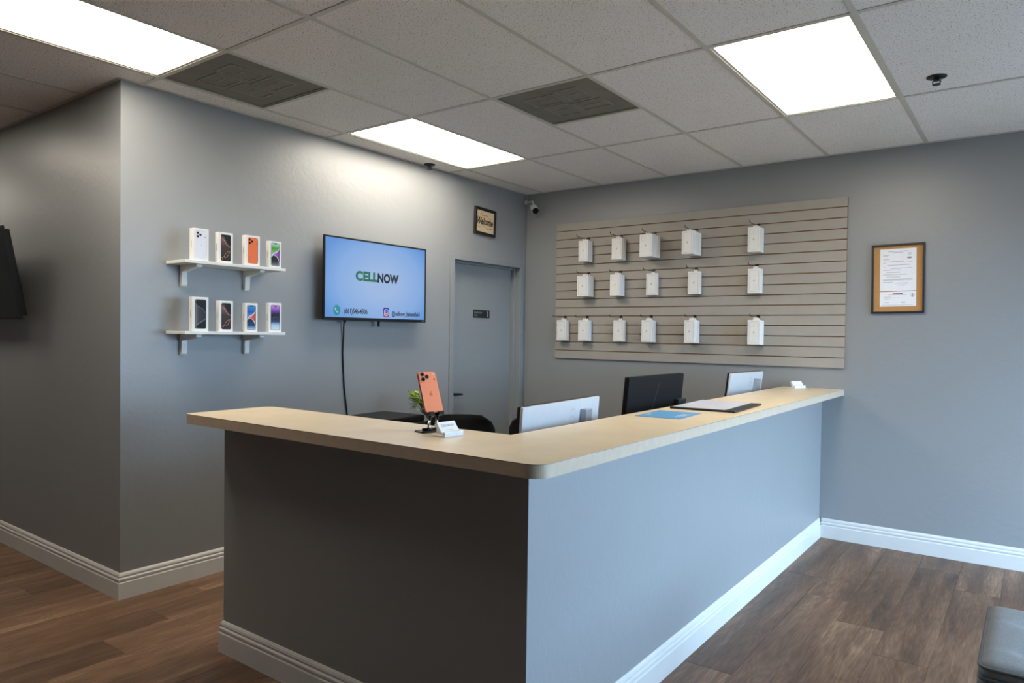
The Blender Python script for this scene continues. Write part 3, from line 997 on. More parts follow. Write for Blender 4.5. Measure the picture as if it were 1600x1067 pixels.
TVX = 0.095
tv = thing('television', 'wall-mounted television with a glowing blue shop-name screen', 'television', (TVX, -1.917, 1.781))
sc = tv_body(tv, 0.962, 0.558, 0.045, screen_mat())
INK_GREEN = mat('ink_green', (18, 96, 70), 0.5)
INK_BLACK = mat('ink_black', (14, 16, 22), 0.5)
INK_TEAL = mat('ink_teal', (36, 140, 150), 0.5)
INK_WHITE = emit_mat('ink_white', lin((190, 215, 235)), 0.9)
INK_PINK = emit_mat('ink_pink', lin((196, 96, 130)), 0.9)
INK_INDIGO = emit_mat('ink_indigo', lin((52, 46, 160)), 0.9)
text('lettering', 'CELL', 0.118, INK_GREEN, sc, fr_px, -0.0025, -0.110, 0.026, bold=0.0055, width=0.205, vscale=0.74)
text('lettering', 'NOW', 0.118, INK_BLACK, sc, fr_px, -0.0025, 0.090, 0.024, bold=0.0055, width=0.205, vscale=0.74)
text('lettering', '(661)546-4506', 0.048, INK_BLACK, sc, fr_px, -0.0025, -0.205, -0.217, bold=0.0012, width=0.205)
text('lettering', '@cellnow_bakersfield', 0.044, INK_BLACK, sc, fr_px, -0.0025, 0.275, -0.222, bold=0.0012, width=0.285)
ic = flats('chat_icon', [disc(0.030, 20, -0.372, -0.212, 0.036)], INK_TEAL, sc, fr_px, -0.0026)
flats('handset_mark', ribbon(bez((-0.383, -0.198), (-0.384, -0.215), (-0.372, -0.226), (-0.360, -0.226), 8), [0.011, 0.008, 0.006, 0.005, 0.005, 0.005, 0.006, 0.008, 0.011]), INK_WHITE, ic, fr_px, -0.0022)
ic = flats('photo_icon', [rrect(0.054, 0.068, 0.014, 4, 0.075, -0.214)], INK_INDIGO, sc, fr_px, -0.0026)
flats('icon_lower', [rrect(0.046, 0.030, 0.012, 4, 0.074, -0.230)], INK_PINK, ic, fr_px, -0.0024)
o = rrect(0.036, 0.044, 0.010, 3, 0.075, -0.214)
flats('icon_ring', ribbon(o + [o[0]], 0.0045), INK_WHITE, ic, fr_px, -0.0021)
o = disc(0.0095, 14, 0.075, -0.214, 0.011)
flats('icon_ring', ribbon(o + [o[0]], 0.0045), INK_WHITE, ic, fr_px, -0.0021)
text('maker_mark', 'VIZIO', 0.012, PRINT_GREY, tv, fr_px, 0.0004, 0.452, -0.269)
box('mount_plate', -TVX + 0.001, -0.0455, -0.2, 0.2, -0.12, 0.12, BLACK_MATTE, tv)
box('strap', -0.04, -0.03, 0.025, 0.043, -0.318, -0.26, BLACK, tv, bevel=0.002)
box('strap', -0.04, -0.03, -0.285, -0.265, -0.293, -0.26, BLACK, tv, bevel=0.002)
tag(tube('tv_cord', [(0.03, -2.172, 1.494), (0.022, -2.168, 1.46), (0.014, -2.162, 1.40), (0.008, -2.164, 1.28), (0.009, -2.158, 1.16), (0.008, -2.148, 1.04), (0.008, -2.132, 0.93), (0.008, -2.118, 0.84), (0.008, -2.11, 0.70), (0.008, -2.11, 0.45)], 0.0052, BLACK, n=8),
    'black power cord hanging down the wall below the lit television', 'cord')

tv2 = thing('television', 'dark tilted television on the shaded wall at the left edge', 'television', (-1.498, -3.79, 1.745))
tilt = math.atan2(0.10, 0.55)
tv2.rotation_euler = (0, tilt, -math.pi / 2)
SCREEN_OFF = mat('screen_off', (12, 12, 14), 0.3, spec=0.3)
tv_body(tv2, 0.964, 0.556, 0.045, SCREEN_OFF)
tv2['label'] = 'dark tilted television on the shaded wall at the left edge'
box('mount_plate', -0.09, -0.046, -0.18, 0.18, -0.1, 0.1, BLACK_MATTE, tv2)
bm = bmesh.new()
for s in (-0.1, 0.1):
    add_tube(bm, [(-0.085, s, 0.0), (-0.12, s, 0.01), (-0.155, s, 0.028)], 0.008, 8)
bm_obj('mount_arm', bm, BLACK_MATTE, tv2)

# ------------------------------------------------------------------ framed pictures
KRAFT = mat('kraft_print', (206, 184, 150), 0.6, vary=0.06, scale=10)
INK_BROWN = mat('ink_brown', (44, 32, 26), 0.6)
FRAME = mat('frame_black', (26, 24, 24), 0.4)


def frame_bars(t, wd, ht, bar, d0, d1, fr, m):
    def bar_(a, b, c, d):
        bm = bmesh.new()
        add_prism(bm, [(a, c), (b, c), (b, d), (a, d)], d0, d1, fr, bevel=0.0015, seg=1)
        bm_obj('frame_bar', bm, m, t)
    bar_(-wd / 2, wd / 2, ht / 2 - bar, ht / 2)
    bar_(-wd / 2, wd / 2, -ht / 2, -ht / 2 + bar)
    bar_(-wd / 2, -wd / 2 + bar, -ht / 2 + bar, ht / 2 - bar)
    bar_(wd / 2 - bar, wd / 2, -ht / 2 + bar, ht / 2 - bar)


wf = thing('framed_sign', 'black framed kraft sign reading Welcome above the grey door', 'picture', (0, -0.6195, 2.3835), (math.radians(-2.4), 0, 0))
frame_bars(wf, 0.285, 0.231, 0.024, 0.001, 0.02, fr_px, FRAME)
box('print_sheet', 0.002, 0.012, -0.1195, 0.1195, -0.0925, 0.0925, KRAFT, wf)
text('lettering', 'Welcome', 0.085, INK_BROWN, wf, fr_px, 0.0125, -0.008, 0.0, bold=0.0028, shear=0.35, width=0.215)
flats('swash', ribbon(bez((-0.06, 0.03), (-0.08, 0.07), (-0.05, 0.075), (-0.045, 0.05)) + bez((-0.045, 0.05), (-0.02, 0.048), (0.0, 0.06), (0.035, 0.05)), 0.004)
      + ribbon(bez((0.01, -0.045), (0.03, -0.065), (0.05, -0.062), (0.09, -0.048)), 0.004) + ribbon(bez((-0.015, -0.035), (-0.02, -0.05), (-0.03, -0.045), (-0.028, -0.035)), 0.004), INK_BROWN, wf, fr_px, 0.0125)
text('lettering', 'to our', 0.018, INK_BROWN, wf, fr_px, 0.0125, 0.065, 0.036)
text('lettering', 'home', 0.018, INK_BROWN, wf, fr_px, 0.0125, -0.07, -0.05)

CORK = mat('cork', (186, 138, 84), 0.85, vary=0.1, scale=160, bump=0.3, bscale=300)
nb = thing('notice_board', 'black framed cork notice board with two papers on the back wall', 'notice board', (3.0875, 0, 1.832), (0, math.radians(-0.8), 0))
frame_bars(nb, 0.318, 0.467, 0.013, 0.001, 0.022, fr_my, FRAME)
box('cork_sheet', -0.147, 0.147, -0.008, -0.002, -0.2215, 0.2215, CORK, nb)
INKG = mat('ink_grey', (150, 148, 156), 0.6)
INKD = mat('ink_dark_grey', (112, 110, 118), 0.6)
pa = box('paper', -0.108, 0.109, -0.0095, -0.0085, -0.082, 0.201, PAPER, nb)
lines = [(-0.06, 0.06, 0.183), (-0.03, 0.03, 0.175), (-0.09, -0.055, 0.158), (-0.09, -0.06, 0.152), (-0.088, -0.05, 0.131),
         (-0.09, 0.04, 0.115), (-0.088, -0.07, 0.105), (0.06, 0.085, 0.108), (-0.066, 0.075, 0.092), (-0.09, -0.07, 0.078), (-0.04, 0.085, 0.070), (-0.09, 0.015, 0.060),
         (-0.07, 0.02, 0.043), (-0.09, 0.055, 0.028), (-0.07, 0.015, 0.012), (-0.09, 0.088, -0.004), (-0.09, 0.088, -0.010), (-0.09, -0.03, -0.024), (-0.02, 0.06, -0.031), (0.0, 0.045, -0.044)]
flats('print_lines', [[(a, z - 0.0012), (b, z - 0.0012), (b, z + 0.0012), (a, z + 0.0012)] for a, b, z in lines], INKG, pa, fr_my, 0.0098)
o = disc(0.008, 12, 0.07, 0.165)
flats('seal_print', ribbon(o + [o[0]], 0.002) + [rrect(0.026, 0.012, 0.004, 2, 0.068, 0.138)], INKG, pa, fr_my, 0.0098)
pb = box('paper', -0.108, 0.109, -0.0095, -0.0085, -0.186, -0.087, PAPER, nb)
flats('heading_print', [rrect(0.06, 0.008, 0.002, 2, 0, -0.102)], mat('ink_purple', (120, 96, 160), 0.6), pb, fr_my, 0.0098)
flats('rule_print', [[(-0.055, -0.1095), (0.055, -0.1095), (0.055, -0.1075), (-0.055, -0.1075)]], mat('ink_red', (196, 96, 110), 0.6), pb, fr_my, 0.0098)
flats('print_lines', [[(a, z - 0.001), (b, z - 0.001), (b, z + 0.001), (a, z + 0.001)] for a, b, z in [(-0.08, -0.04, -0.122), (-0.08, -0.04, -0.13), (-0.035, 0.01, -0.13), (-0.08, -0.045, -0.14), (-0.08, -0.05, -0.16), (0.02, 0.045, -0.157), (0.02, 0.045, -0.162), (-0.095, 0.09, -0.177)]], INKG, pb, fr_my, 0.0098)
flats('seal_print', ribbon(disc(0.011, 12, 0.088, -0.114) + [disc(0.011, 12, 0.088, -0.114)[0]], 0.002) + [rrect(0.006, 0.01, 0.002, 2, 0.088, -0.114)], INKD, pb, fr_my, 0.0098)

# ------------------------------------------------------------------ security camera in the corner
sc_t = thing('security_camera', 'small grey bullet security camera in the ceiling corner', 'camera', (0.07, -0.055, 2.60))
CAMG = mat('camera_grey', (206, 206, 204), 0.35)
lens_c = Vector((0.208, -0.145, 2.531)) - Vector((0.07, -0.055, 2.60))
axis = Vector((0.66, -0.52, -0.54)).normalized()
back = lens_c - axis * 0.095
tube('camera_body', [back, back + axis * 0.004, back + axis * 0.03, back + axis * 0.092], [0.018, 0.026, 0.031, 0.031], CAMG, sc_t, 20)
tube('lens', [lens_c - axis * 0.004, lens_c + axis * 0.002], [0.0295, 0.0285], mat('camera_lens', (18, 18, 20), 0.2), sc_t, 20)
tube('mount_arm', [back + axis * 0.03 + Vector((0, 0, 0.025)), back + Vector((-0.02, 0.02, 0.05)), Vector((-0.055, 0.043, 0.045))], 0.009, CAMG, sc_t, 10)
tube('mount_base', [Vector((-0.05, 0.035, 0.045)), Vector((-0.069, 0.045, 0.047))], 0.02, CAMG, sc_t, 14)
tag(tube('camera_cable', [(0.03, -0.03, 2.645), (0.02, -0.02, 2.68), (0.012, -0.012, 2.712)], 0.003, CAMG, n=8), 'thin pale cable rising from the corner camera to the ceiling', 'cable')
tag(tube('corner_cable', [(0.006, -0.006, 2.62), (0.005, -0.005, 1.7), (0.006, -0.006, 0.8), (0.005, -0.005, 0.14)], 0.003, PAINT_TRIM, n=8), 'thin painted cable running down the wall corner by the door', 'cable')

# ------------------------------------------------------------------ things on the countertop
PHONE_OR = mat('phone_orange', (255, 150, 108), 0.32, vary=0.02)
PHONE_DK = mat('phone_orange_frame', (150, 62, 36), 0.3, metal=0.4)
z0 = CTZ + 0.0002
AZ, LEAN = math.radians(-15.0), math.radians(23.5)
pc = Vector((2.066, -3.458, 1.130))
st = thing('phone_stand', 'folding phone stand with black base and twin silver rods', 'phone stand', (2.092, -3.512, z0), (0, 0, AZ))
bm = bmesh.new()
add_prism(bm, rrect(0.062, 0.088, 0.012, 4, -0.012, 0), 0.0, 0.0055, fr_up, bevel=0.0015, seg=1)
bm_obj('base_plate', bm, BLACK, st)
iv = Matrix.Rotation(-AZ, 3, 'Z')
lb = iv @ (pc - Vector((2.092, -3.512, z0)))       # bottom centre of the phone in stand space
bm = bmesh.new()
add_tube(bm, [(-0.006, -0.027, 0.010), (-0.006, 0.027, 0.010)], 0.0055, 12)
bm_obj('hinge', bm, BLACK, st)
for s in (-0.016, 0.016):
    tube('rod', [(-0.006, s + lb.y * 0.3, 0.008), (lb.x - 0.008, s + lb.y, lb.z - 0.010)], 0.0055, CHROME, st, 12)
dirn = Vector((-math.sin(LEAN), 0, math.cos(LEAN)))
nrm = Vector((math.cos(LEAN), 0, math.sin(LEAN)))
bm = bmesh.new()
for s in (-0.021, 0.021):
    p0 = lb + Vector((0, s, 0)) - dirn * 0.0065 
    for (a0, a1, b0, b1) in ((-0.014, 0.012, -0.004, 0.002), (0.007, 0.012, 0.001, 0.008)):
        add_prism(bm, [(a0, b0), (a1, b0), (a1, b1), (a0, b1)], -0.011, 0.011, lambda u, v, q, p0=p0: p0 + nrm * u + dirn * v + Vector((0, q, 0)))
bm_obj('clip', bm, BLACK, st)
bm = bmesh.new()
p0 = lb + dirn * 0.036 - nrm * 0.0125
add_prism(bm, [(-0.003, -0.045), (0.003, -0.045), (0.003, 0.045), (-0.003, 0.045)], -0.03, 0.03, lambda u, v, q: p0 + nrm * u + dirn * v + Vector((0, q, 0)))
bm_obj('rest_plate', bm, BLACK, st)

ph = thing('phone', 'orange smartphone leaning on the counter stand, three lenses showing', 'phone', pc, (0, 0, AZ))
ph.rotation_euler = (Matrix.Rotation(AZ, 3, 'Z') @ Matrix.Rotation(-LEAN, 3, 'Y')).to_euler()
bm = bmesh.new()
add_prism(bm, rrect(0.078, 0.163, 0.013, 6, 0, 0.0815), -0.0075, 0.0002, fr_px, bevel=0.0018, seg=2)
bm_obj('phone_frame', bm, PHONE_DK, ph)
bm = bmesh.new()
add_prism(bm, rrect(0.0765, 0.1615, 0.0125, 6, 0, 0.0815), 0.0, 0.0006, fr_px)
bk = bm_obj('back_cover', bm, PHONE_OR, ph)
bm = bmesh.new()
add_prism(bm, rrect(0.074, 0.040, 0.0125, 6, 0, 0.139), 0.0004, 0.003, fr_px, bevel=0.0012, seg=2)
cp = bm_obj('camera_plateau', bm, PHONE_OR, ph)
for u, v in ((-0.0225, 0.150), (-0.0225, 0.1305), (-0.0045, 0.1405)):
    bm = bmesh.new()
    add_prism(bm, disc(0.0075, 18, u, v), 0.003, 0.0055, fr_px, smooth=True)
    ln_ = bm_obj('lens_ring', bm, LENS_RING, cp)
    bm = bmesh.new()
    add_prism(bm, disc(0.0066, 18, u, v), 0.0055, 0.0058, fr_px)
    bm_obj('lens', bm, LENS, cp)
flats('flash', [disc(0.003, 12, 0.0255, 0.1505)], PALE, cp, fr_px, 0.0033)
flats('sensor', [disc(0.003, 12, 0.0255, 0.130)], LENS, cp, fr_px, 0.0033)
flats('emblem', [disc(0.007, 14, -0.001, 0.072, 0.0075), disc(0.0022, 8, 0.002, 0.0825, 0.003)], mat('emblem_orange', (236, 116, 76), 0.25), bk, fr_px, 0.0009)

MARBLE = mat('marble_white', (222, 224, 228), 0.25, vary=0.1, scale=25)


def card_holder(x, y, az, label, card_text, tilt=38):
    t = thing('card_holder', label, 'card holder', (x, y, z0), (0, 0, az), group='business card holders')
    box('base', -0.03, 0.032, -0.046, 0.046, 0, 0.007, MARBLE, t, bevel=0.001)
    box('front_lip', 0.020, 0.032, -0.046, 0.046, 0.007, 0.018, MARBLE, t, bevel=0.001)
    a = math.radians(tilt)
    d = Vector((-math.sin(a), 0, math.cos(a)))
    nv = Vector((math.cos(a), 0, math.sin(a)))
    p = Vector((0.018, 0, 0.0085))
    bm = bmesh.new()
    add_prism(bm, [(-0.043, 0), (0.043, 0), (0.043, 0.05), (-0.043, 0.05)], -0.014, 0, lambda u, v, q: p + Vector((0, u, 0)) + d * v + nv * q)
    cb = bm_obj('card_stack', bm, WHITE_CARD, t)
    frc = lambda u, v, q: p + Vector((0, u, 0)) + d * v + nv * q
    if card_text:
        text('lettering', card_text, 0.013, INKD, cb, frc, 0.0004, 0, 0.034, width=0.06)
        flats('print_lines', [[(-0.02, 0.016), (0.02, 0.016), (0.02, 0.0172), (-0.02, 0.0172)]], PRINT_LIGHT, cb, frc, 0.0004)
    bm = bmesh.new()
    q0 = p - nv * 0.0145
    add_prism(bm, [(-0.044, 0), (0.044, 0), (0.044, 0.03), (-0.044, 0.03)], -0.004, 0, lambda u, v, q: q0 + Vector((0, u, 0)) + d * v + nv * q)
    bm_obj('back_rest', bm, MARBLE, t)
    return t


card_holder(2.197, -3.532, math.radians(-4), 'white business card holder beside the phone stand', 'CELLNOW')
card_holder(2.475, -0.088, math.radians(-35), 'small white card holder on the far end of the countertop', '')

FLY = mat('flyer_blue', (92, 156, 206), 0.4, vary=0.03, scale=12)
fl = thing('flyer', 'blue printed flyer lying flat on the countertop', 'flyer', (2.508, -2.368, z0), (0, 0, math.radians(4)))
box('sheet', -0.104, 0.104, -0.15, 0.15, 0, 0.0012, FLY, fl)
fr_f = lambda u, v, q: (v, -u, q)
INKW = mat('ink_pale', (214, 230, 240), 0.5)
flats('print_lines', [[(-0.085, a), (b, a), (b, a + 0.004), (-0.085, a + 0.004)] for a, b in ((-0.084, -0.02), (-0.074, -0.03))], INKW, fl, lambda u, v, q: (v, u, q), 0.0015)
flats('print_lines', [[(a, z), (b, z), (b, z + 0.006), (a, z + 0.006)] for a, b, z in ((-0.07, 0.06, 0.05), (-0.06, 0.05, 0.062), (-0.04, 0.05, 0.074))], INKW, fl, lambda u, v, q: (v, u, q), 0.0015)
fo = thing('document_frame', 'thin black framed document lying flat on the countertop', 'frame', (2.54, -1.858, z0), (0, 0, math.radians(3)))
box('board', -0.158, 0.164, -0.24, 0.24, 0, 0.010, FRAME, fo, bevel=0.002)
DOC = mat('document_sheet', (206, 208, 220), 0.3, vary=0.02)
dsheet = box('document_sheet', -0.150, 0.112, -0.226, 0.226, 0.0101, 0.0108, DOC, fo)
flats('print_lines', [[(a, b), (a + c, b), (a + c, b + 0.012), (a, b + 0.012)] for a, b, c in ((-0.12, -0.16, 0.05), (-0.09, -0.10, 0.05), (-0.05, 0.02, 0.05), (-0.10, 0.05, 0.06), (-0.06, 0.11, 0.06), (0.0, -0.05, 0.05), (0.03, 0.08, 0.04), (-0.13, 0.14, 0.07))], mat('ink_lavender', (176, 178, 204), 0.4), dsheet, fr_up, 0.0111)

# ------------------------------------------------------------------ behind the counter: desk, monitors, chairs, printer, plant
DESK = mat('desk_laminate', (120, 112, 104), 0.5)
dk = thing('desk', 'long staff desk against the inner side of the counter', 'desk', (2.05, -1.75, 0))
box('desk_top', -0.36, 0.43, -1.5, 1.72, 0.715, 0.745, DESK, dk, bevel=0.002)
for yy in (-1.45, 0.1, 1.66):
    box('desk_leg', -0.34, 0.40, yy - 0.02, yy + 0.02, 0, 0.715, DESK, dk)


MON_BLACK = mat('monitor_black', (20, 20, 21), 0.7, spec=0.2)


def monitor(loc_a, loc_b, ztop, ht, m_back, tilt_deg, label, group, stand, logo):
    """back faces +x; loc_a / loc_b: ends of the top edge on plan"""
    a, b = Vector(loc_a), Vector(loc_b)
    c = (a + b) / 2
    wd = (b - a).length
    ang = math.atan2(b.y - a.y, b.x - a.x) - math.pi / 2
    t = thing('monitor', label, 'monitor', (c.x, c.y, 0.745), (0, 0, ang), group)
    tl = math.radians(tilt_deg)
    rot = (0, tl, 0)
    top = ztop - 0.745
    pn = thing_part = bpy.data.objects.new('display', None)
    # tilted panel meshes built directly in thing space
    R = Matrix.Rotation(tl, 3, 'Y')
    piv = Vector((0, 0, top))
    frm = lambda u, v, q: piv + R @ Vector((q, u, v))
    bm = bmesh.new()
    add_prism(bm, rrect(wd, ht, 0.006, 3, 0, -ht / 2), -0.014, 0.0, frm, bevel=0.002, seg=1)
    back = bm_obj('back_cover', bm, m_back, t)
    bm = bmesh.new()
    add_prism(bm, rrect(wd + 0.002, ht + 0.002, 0.006, 3, 0, -ht / 2), -0.026, -0.0142, frm)
    bm_obj('screen_bezel', bm, BLACK, t)
    if stand == 'white':
        bm = bmesh.new()
        add_prism(bm, [(-0.03, -0.045), (0.03, -0.045), (0.03, -0.30), (-0.03, -0.30)], 0.0005, 0.03, lambda u, v, q: frm(u + wd * 0.27, v, q), bevel=0.003)
        bm_obj('stand_neck', bm, mat('stand_silver', (176, 180, 184), 0.3, metal=0.5), t)
        o = disc(0.021, 20, wd * 0.12, -0.072, 0.034)
        flats('emblem', ribbon(o + [o[0]], 0.003) + [disc(0.006, 8, wd * 0.12, -0.072)], PRINT_LIGHT, back, frm, 0.0006)
    else:
        bm = bmesh.new()
        add_prism(bm, [(-0.05, -0.14), (0.05, -0.14), (0.05, -0.30), (-0.05, -0.30)], 0.0005, 0.03, lambda u, v, q: frm(u + wd * 0.42, v, q), bevel=0.003)
        bm_obj('hinge_cover', bm, mat('dark_teal_plastic', (40, 50, 52), 0.4), t)
        flats('seam_line', ribbon([(0.02, -0.04), (-0.10, -0.33)], 0.0035), mat('seam_grey', (60, 60, 60), 0.35), back, frm, 0.0006)
    tube('stand_column', [(0.0 - 0.03, 0, 0.012), (-0.03, 0, max(0.06, top - ht * 0.5))], 0.018, m_back, t, 12)
    bm = bmesh.new()
    add_prism(bm, rrect(0.16, 0.24, 0.02, 4, -0.02, 0), 0.0002, 0.012, fr_up)
    bm_obj('stand_foot', bm, m_back, t)
    return t


monitor((2.262, -3.17), (2.214, -2.49), 1.140, 0.345, WHITE_PLASTIC, 4, 'white monitor seen from behind nearest the counter corner', 'monitors', 'white', True)
monitor((2.196, -2.155), (2.218, -1.515), 1.210, 0.40, MON_BLACK, 5, 'black monitor seen from behind, between the two white ones', 'monitors', 'black', False)
monitor((2.226, -0.752), (2.270, -0.206), 1.180, 0.36, WHITE_PLASTIC, 7, 'white monitor seen from behind near the back wall', 'monitors', 'white', True)

CHAIR = mat('chair_black', (16, 16, 17), 0.7, spec=0.2, bump=0.15, bscale=500)


def office_chair(x, y, az, ztop, label, wb=0.44):
    t = thing('office_chair', label, 'chair', (x, y, 0), (0, 0, az), 'black staff chairs')
    # backrest: curved panel facing local +x, outline rounded at the top
    bm = bmesh.new()
    hb = 0.46
    N, K = 14, 12
    rows = []
    for side in (0, 1):
        g = []
        for j in range(K + 1):
            v = j / K
            zz = ztop - hb + hb * v
            half = wb / 2 * (1 - 0.10 * (1 - v))
            if v > 0.72:
                q = (v - 0.72) / 0.28
                half = wb / 2 * math.sqrt(max(0.0, 1 - (0.86 * q) ** 3.2))
            if v < 0.15:
                half *= 0.82 + 0.18 * (v / 0.15)
            r_ = []
            for i in range(N + 1):
                s = -1 + 2 * i / N
                bulge = 0.05 * s * s
                lean = -0.09 * (v - 0.2)
                r_.append(bm.verts.new((-0.23 + lean + bulge - (0.035 if side else 0), s * half, zz)))
            g.append(r_)
        rows.append(g)
    for side in (0, 1):
        for j in range(K):
            for i in range(N):
                f = bm.faces.new((rows[side][j][i], rows[side][j][i + 1], rows[side][j + 1][i + 1], rows[side][j + 1][i]))
                f.smooth = True
    for j in range(K):
        for i in (0, N):
            bm.faces.new((rows[0][j][i], rows[1][j][i], rows[1][j + 1][i], rows[0][j + 1][i]))
    for i in range(N):
        for j in (0, K):
            bm.faces.new((rows[0][j][i], rows[1][j][i], rows[1][j][i + 1], rows[0][j][i + 1]))
    bm_obj('backrest', bm, CHAIR, t)
    bm = bmesh.new()
    add_prism(bm, rrect(0.48, 0.48, 0.08, 6), 0.42, 0.50, fr_up, bevel=0.02, seg=3)
    bm_obj('seat', bm, CHAIR, t)
    tube('back_support', [(-0.05, 0, 0.42), (-0.26, 0, 0.40), (-0.27, 0, 0.50), (-0.275, 0, ztop - 0.3)], 0.018, BLACK, t, 10)
    tube('gas_column', [(0, 0, 0.07), (0, 0, 0.425)], 0.026, BLACK, t, 14)
    for k in range(5):
        a = 2 * math.pi * k / 5
        leg = tube('base_leg', [(0, 0, 0.10), (0.16 * math.cos(a), 0.16 * math.sin(a), 0.085), (0.29 * math.cos(a), 0.29 * math.sin(a), 0.07)], [0.028, 0.02, 0.015], BLACK, t, 10)
        c, s = math.cos(a), math.sin(a)
        tube('caster', [(0.29 * c - 0.02 * s, 0.29 * s + 0.02 * c, 0.0285), (0.29 * c + 0.02 * s, 0.29 * s - 0.02 * c, 0.0285)], 0.028, BLACK, leg, 14)
    return t


office_chair(1.25, -2.38, math.radians(-50), 0.934, 'black office chair behind the card holder, its rounded back showing')
office_chair(1.30, -1.56, math.radians(-50), 0.868, 'black chair mostly hidden behind the front white monitor', 0.46)

cb = thing('side_cabinet', 'low dark cabinet against the wall under the television cord', 'cabinet', (0.255, -1.87, 0))
box('cabinet_body', -0.225, 0.225, -0.5, 0.5, 0, 0.6, DESK, cb, bevel=0.003)
for s in (-1, 1):
    d_ = box('cabinet_door', 0.2255, 0.243, min(0.004 * s, 0.49 * s), max(0.004 * s, 0.49 * s), 0.05, 0.585, DESK, cb, bevel=0.002)
    tube('knob', [(0.243, 0.05 * s, 0.45), (0.262, 0.05 * s, 0.45)], 0.012, CHROME, d_, 12)
pr = thing('printer', 'black printer against the wall under the lit television', 'printer', (0.225, -1.965, 0.6005), (0, 0, math.radians(4)))
box('printer_body', -0.20, 0.20, -0.205, 0.205, 0, 0.205, BLACK_MATTE, pr, bevel=0.012, seg=3)
box('printer_lid', -0.195, 0.19, -0.20, 0.20, 0.2055, 0.249, BLACK, pr, bevel=0.01, seg=3)
box('paper_tray', 0.2005, 0.26, -0.15, 0.15, 0.03, 0.07, BLACK, pr, bevel=0.004)

LEAF_Y = mat('leaf_lime', (150, 176, 40), 0.5, vary=0.2, scale=50)
LEAF_G = mat('leaf_green', (72, 110, 46), 0.5, vary=0.2, scale=50)
LEAF_W = mat('leaf_pale', (190, 204, 170), 0.5, vary=0.15, scale=50)
STEM = mat('stem_green', (52, 72, 40), 0.6)
VASE = mat('vase_glass', (120, 150, 176), 0.12, vary=0.05)
pl = thing('vase_plant', 'small vase of lime and pale green leaves behind the orange phone', 'plant', (0.385, -1.665, 0.6005))
tube('vase', [(0, 0, 0), (0, 0, 0.004), (0, 0, 0.06), (0, 0, 0.13), (0, 0, 0.19), (0, 0, 0.215)], [0.035, 0.042, 0.05, 0.042, 0.028, 0.034], VASE, pl, 20)
rng = random.Random(11)


def leaf(base, d, ln_, wd, m, curl):
    d = Vector(d).normalized()
    side = d.cross(Vector((0, 0, 1)))
    if side.length < 1e-3:
        side = Vector((1, 0, 0))
    side.normalize()
    nrm_ = side.cross(d).normalized()
    bm = bmesh.new()
    prev = None
    K = 5
    for k in range(K + 1):
        t_ = k / K
        p = Vector(base) + d * (ln_ * t_) + Vector((0, 0, -curl * t_ * t_))
        hw_ = wd / 2 * math.sin(math.pi * (0.08 + 0.9 * t_)) ** 0.8
        row = [bm.verts.new(p - side * hw_), bm.verts.new(p - nrm_ * hw_ * 0.25), bm.verts.new(p + side * hw_)]
        if prev:
            for i in range(2):
                f = bm.faces.new((prev[i], prev[i + 1], row[i + 1], row[i])); f.smooth = True
        prev = row
    me = bpy.data.meshes.new('leaf')
    bm.to_mesh(me); bm.free()
    o = link('leaf', me, m, pl)
    sm = o.modifiers.new('thick', 'SOLIDIFY'); sm.thickness = 0.0012
    return o


for k in range(15):
    a = rng.uniform(0, 2 * math.pi)
    sp = rng.uniform(0.015, 0.06)
    top = Vector((sp * math.cos(a) - 0.03, sp * math.sin(a) - 0.085, rng.uniform(0.31, 0.40)))
    tube('stem', [(0.008 * math.cos(a), 0.008 * math.sin(a), 0.18), (top.x * 0.5, top.y * 0.5, 0.26), top], 0.002, STEM, pl, 6)
    for q in range(3):
        a2 = a + rng.uniform(-1.3, 1.3)
        leaf(top - Vector((0, 0, 0.012 * q)), (math.cos(a2), math.sin(a2), rng.uniform(0.1, 0.9)), rng.uniform(0.045, 0.065), rng.uniform(0.030, 0.044), LEAF_Y if top.z > 0.34 else LEAF_G, 0.01)
for k in range(7):
    a = math.radians(-150 + 20 * k + rng.uniform(-6, 6))
    b0 = Vector((0.03 * math.cos(a) - 0.02, 0.03 * math.sin(a) - 0.06, 0.27 + 0.008 * (k % 3)))
    tube('stem', [(0, 0, 0.2), b0], 0.0018, STEM, pl, 6)
    leaf(b0, (math.cos(a), math.sin(a), 0.35), rng.uniform(0.08, 0.11), 0.014, LEAF_W, 0.02)

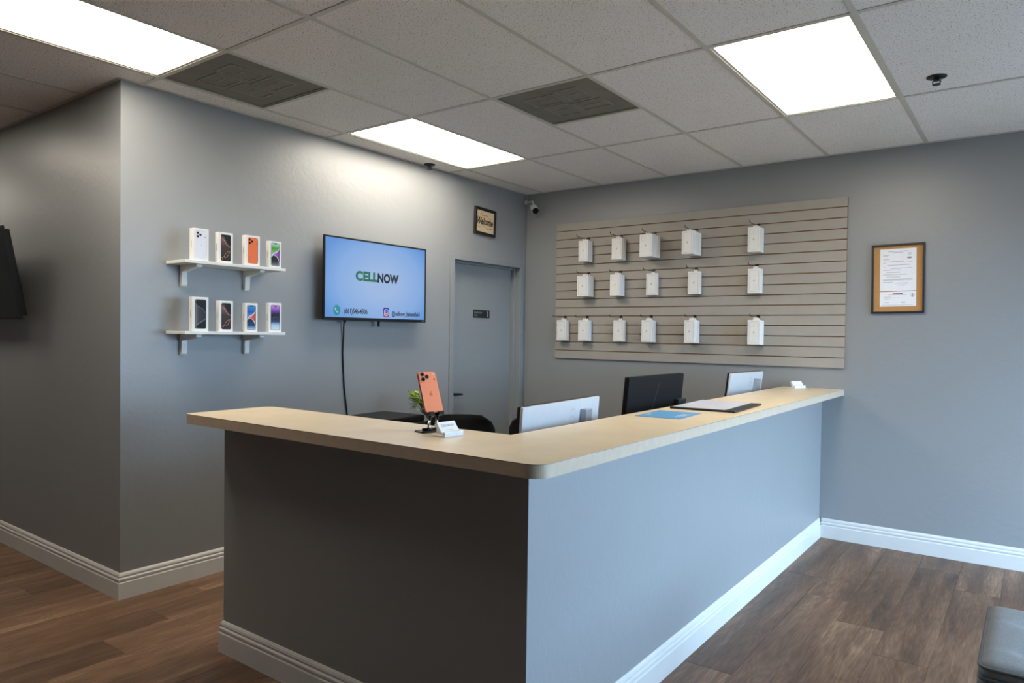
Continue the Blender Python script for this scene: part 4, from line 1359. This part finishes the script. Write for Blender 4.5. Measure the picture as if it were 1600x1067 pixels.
# ------------------------------------------------------------------ upholstered bench at the lower right
FAB = mat('grey_weave', (112, 114, 115), 0.9, vary=0.16, scale=220, bump=0.4, bscale=700, bdist=0.001)
PIPE = mat('grey_piping', (84, 84, 84), 0.9)
BX0, BX1, BY0, BY1, BZ = 3.732, 4.40, -2.815, -2.205, 0.45
bn = thing('ottoman', 'grey woven upholstered ottoman at the lower right corner', 'ottoman', ((BX0 + BX1) / 2, (BY0 + BY1) / 2, 0))
hx, hyv = (BX1 - BX0) / 2, (BY1 - BY0) / 2
bm = bmesh.new()
N = 30
g = []
tufts = [(sx * hx * 0.6, sy * hyv * 0.45) for sx in (-1, 1) for sy in (-1, 1)]
for j in range(N + 1):
    row = []
    for i in range(N + 1):
        u, v = -1 + 2 * i / N, -1 + 2 * j / N
        x, y_ = u * hx, v * hyv
        edge = max(abs(u), abs(v))
        zz = BZ - 0.006 - 0.014 * max(0, (edge - 0.9) / 0.1) ** 2
        for tx, ty in tufts:
            dd = math.hypot(x - tx, y_ - ty)
            zz -= 0.022 * math.exp(-(dd / 0.035) ** 2)
            zz -= 0.005 * math.exp(-(min(abs(x - tx), abs(y_ - ty)) / 0.012) ** 2) * math.exp(-(dd / 0.16) ** 2)
        # pull the corners round
        rr = 0.03
        cxx = max(abs(x) - (hx - rr), 0); cyy = max(abs(y_) - (hyv - rr), 0)
        if cxx > 0 and cyy > 0:
            l = math.hypot(cxx, cyy)
            if l > rr:
                x = math.copysign(hx - rr + cxx * rr / l, x); y_ = math.copysign(hyv - rr + cyy * rr / l, y_)
        row.append(bm.verts.new((x, y_, zz)))
    g.append(row)
for j in range(N):
    for i in range(N):
        f = bm.faces.new((g[j][i], g[j][i + 1], g[j + 1][i + 1], g[j + 1][i])); f.smooth = True
rim = [g[0][i] for i in range(N + 1)] + [g[j][N] for j in range(1, N + 1)] + [g[N][i] for i in range(N - 1, -1, -1)] + [g[j][0] for j in range(N - 1, 0, -1)]
low = [bm.verts.new((v.co.x, v.co.y, BZ - 0.055)) for v in rim]
for i in range(len(rim)):
    f = bm.faces.new((rim[i], low[i], low[(i + 1) % len(rim)], rim[(i + 1) % len(rim)])); f.smooth = True
bm.faces.new(low)
bm_obj('cushion', bm, FAB, bn)
for zz in (BZ - 0.022, BZ - 0.056):
    o = rrect(2 * hx + 0.002, 2 * hyv + 0.002, 0.031, 6)
    tube('piping', [(p[0], p[1], zz) for p in o + [o[0]]], 0.005, PIPE, bn, 8)
bm = bmesh.new()
add_prism(bm, rrect(2 * hx + 0.012, 2 * hyv + 0.012, 0.034, 6), 0.10, BZ - 0.061, fr_up, bevel=0.006, seg=2)
bm_obj('upholstered_base', bm, FAB, bn)
for tx, ty in tufts:
    tube('button', [(tx, ty, BZ - 0.033), (tx, ty, BZ - 0.024), (tx, ty, BZ - 0.021)], [0.012, 0.012, 0.006], FAB, bn, 12)
LEGW = mat('leg_wood', (52, 36, 26), 0.45)
for sx in (-1, 1):
    for sy in (-1, 1):
        tube('leg', [(sx * (hx - 0.07), sy * (hyv - 0.07), 0), (sx * (hx - 0.07), sy * (hyv - 0.07), 0.1)], [0.016, 0.024], LEGW, bn, 12)
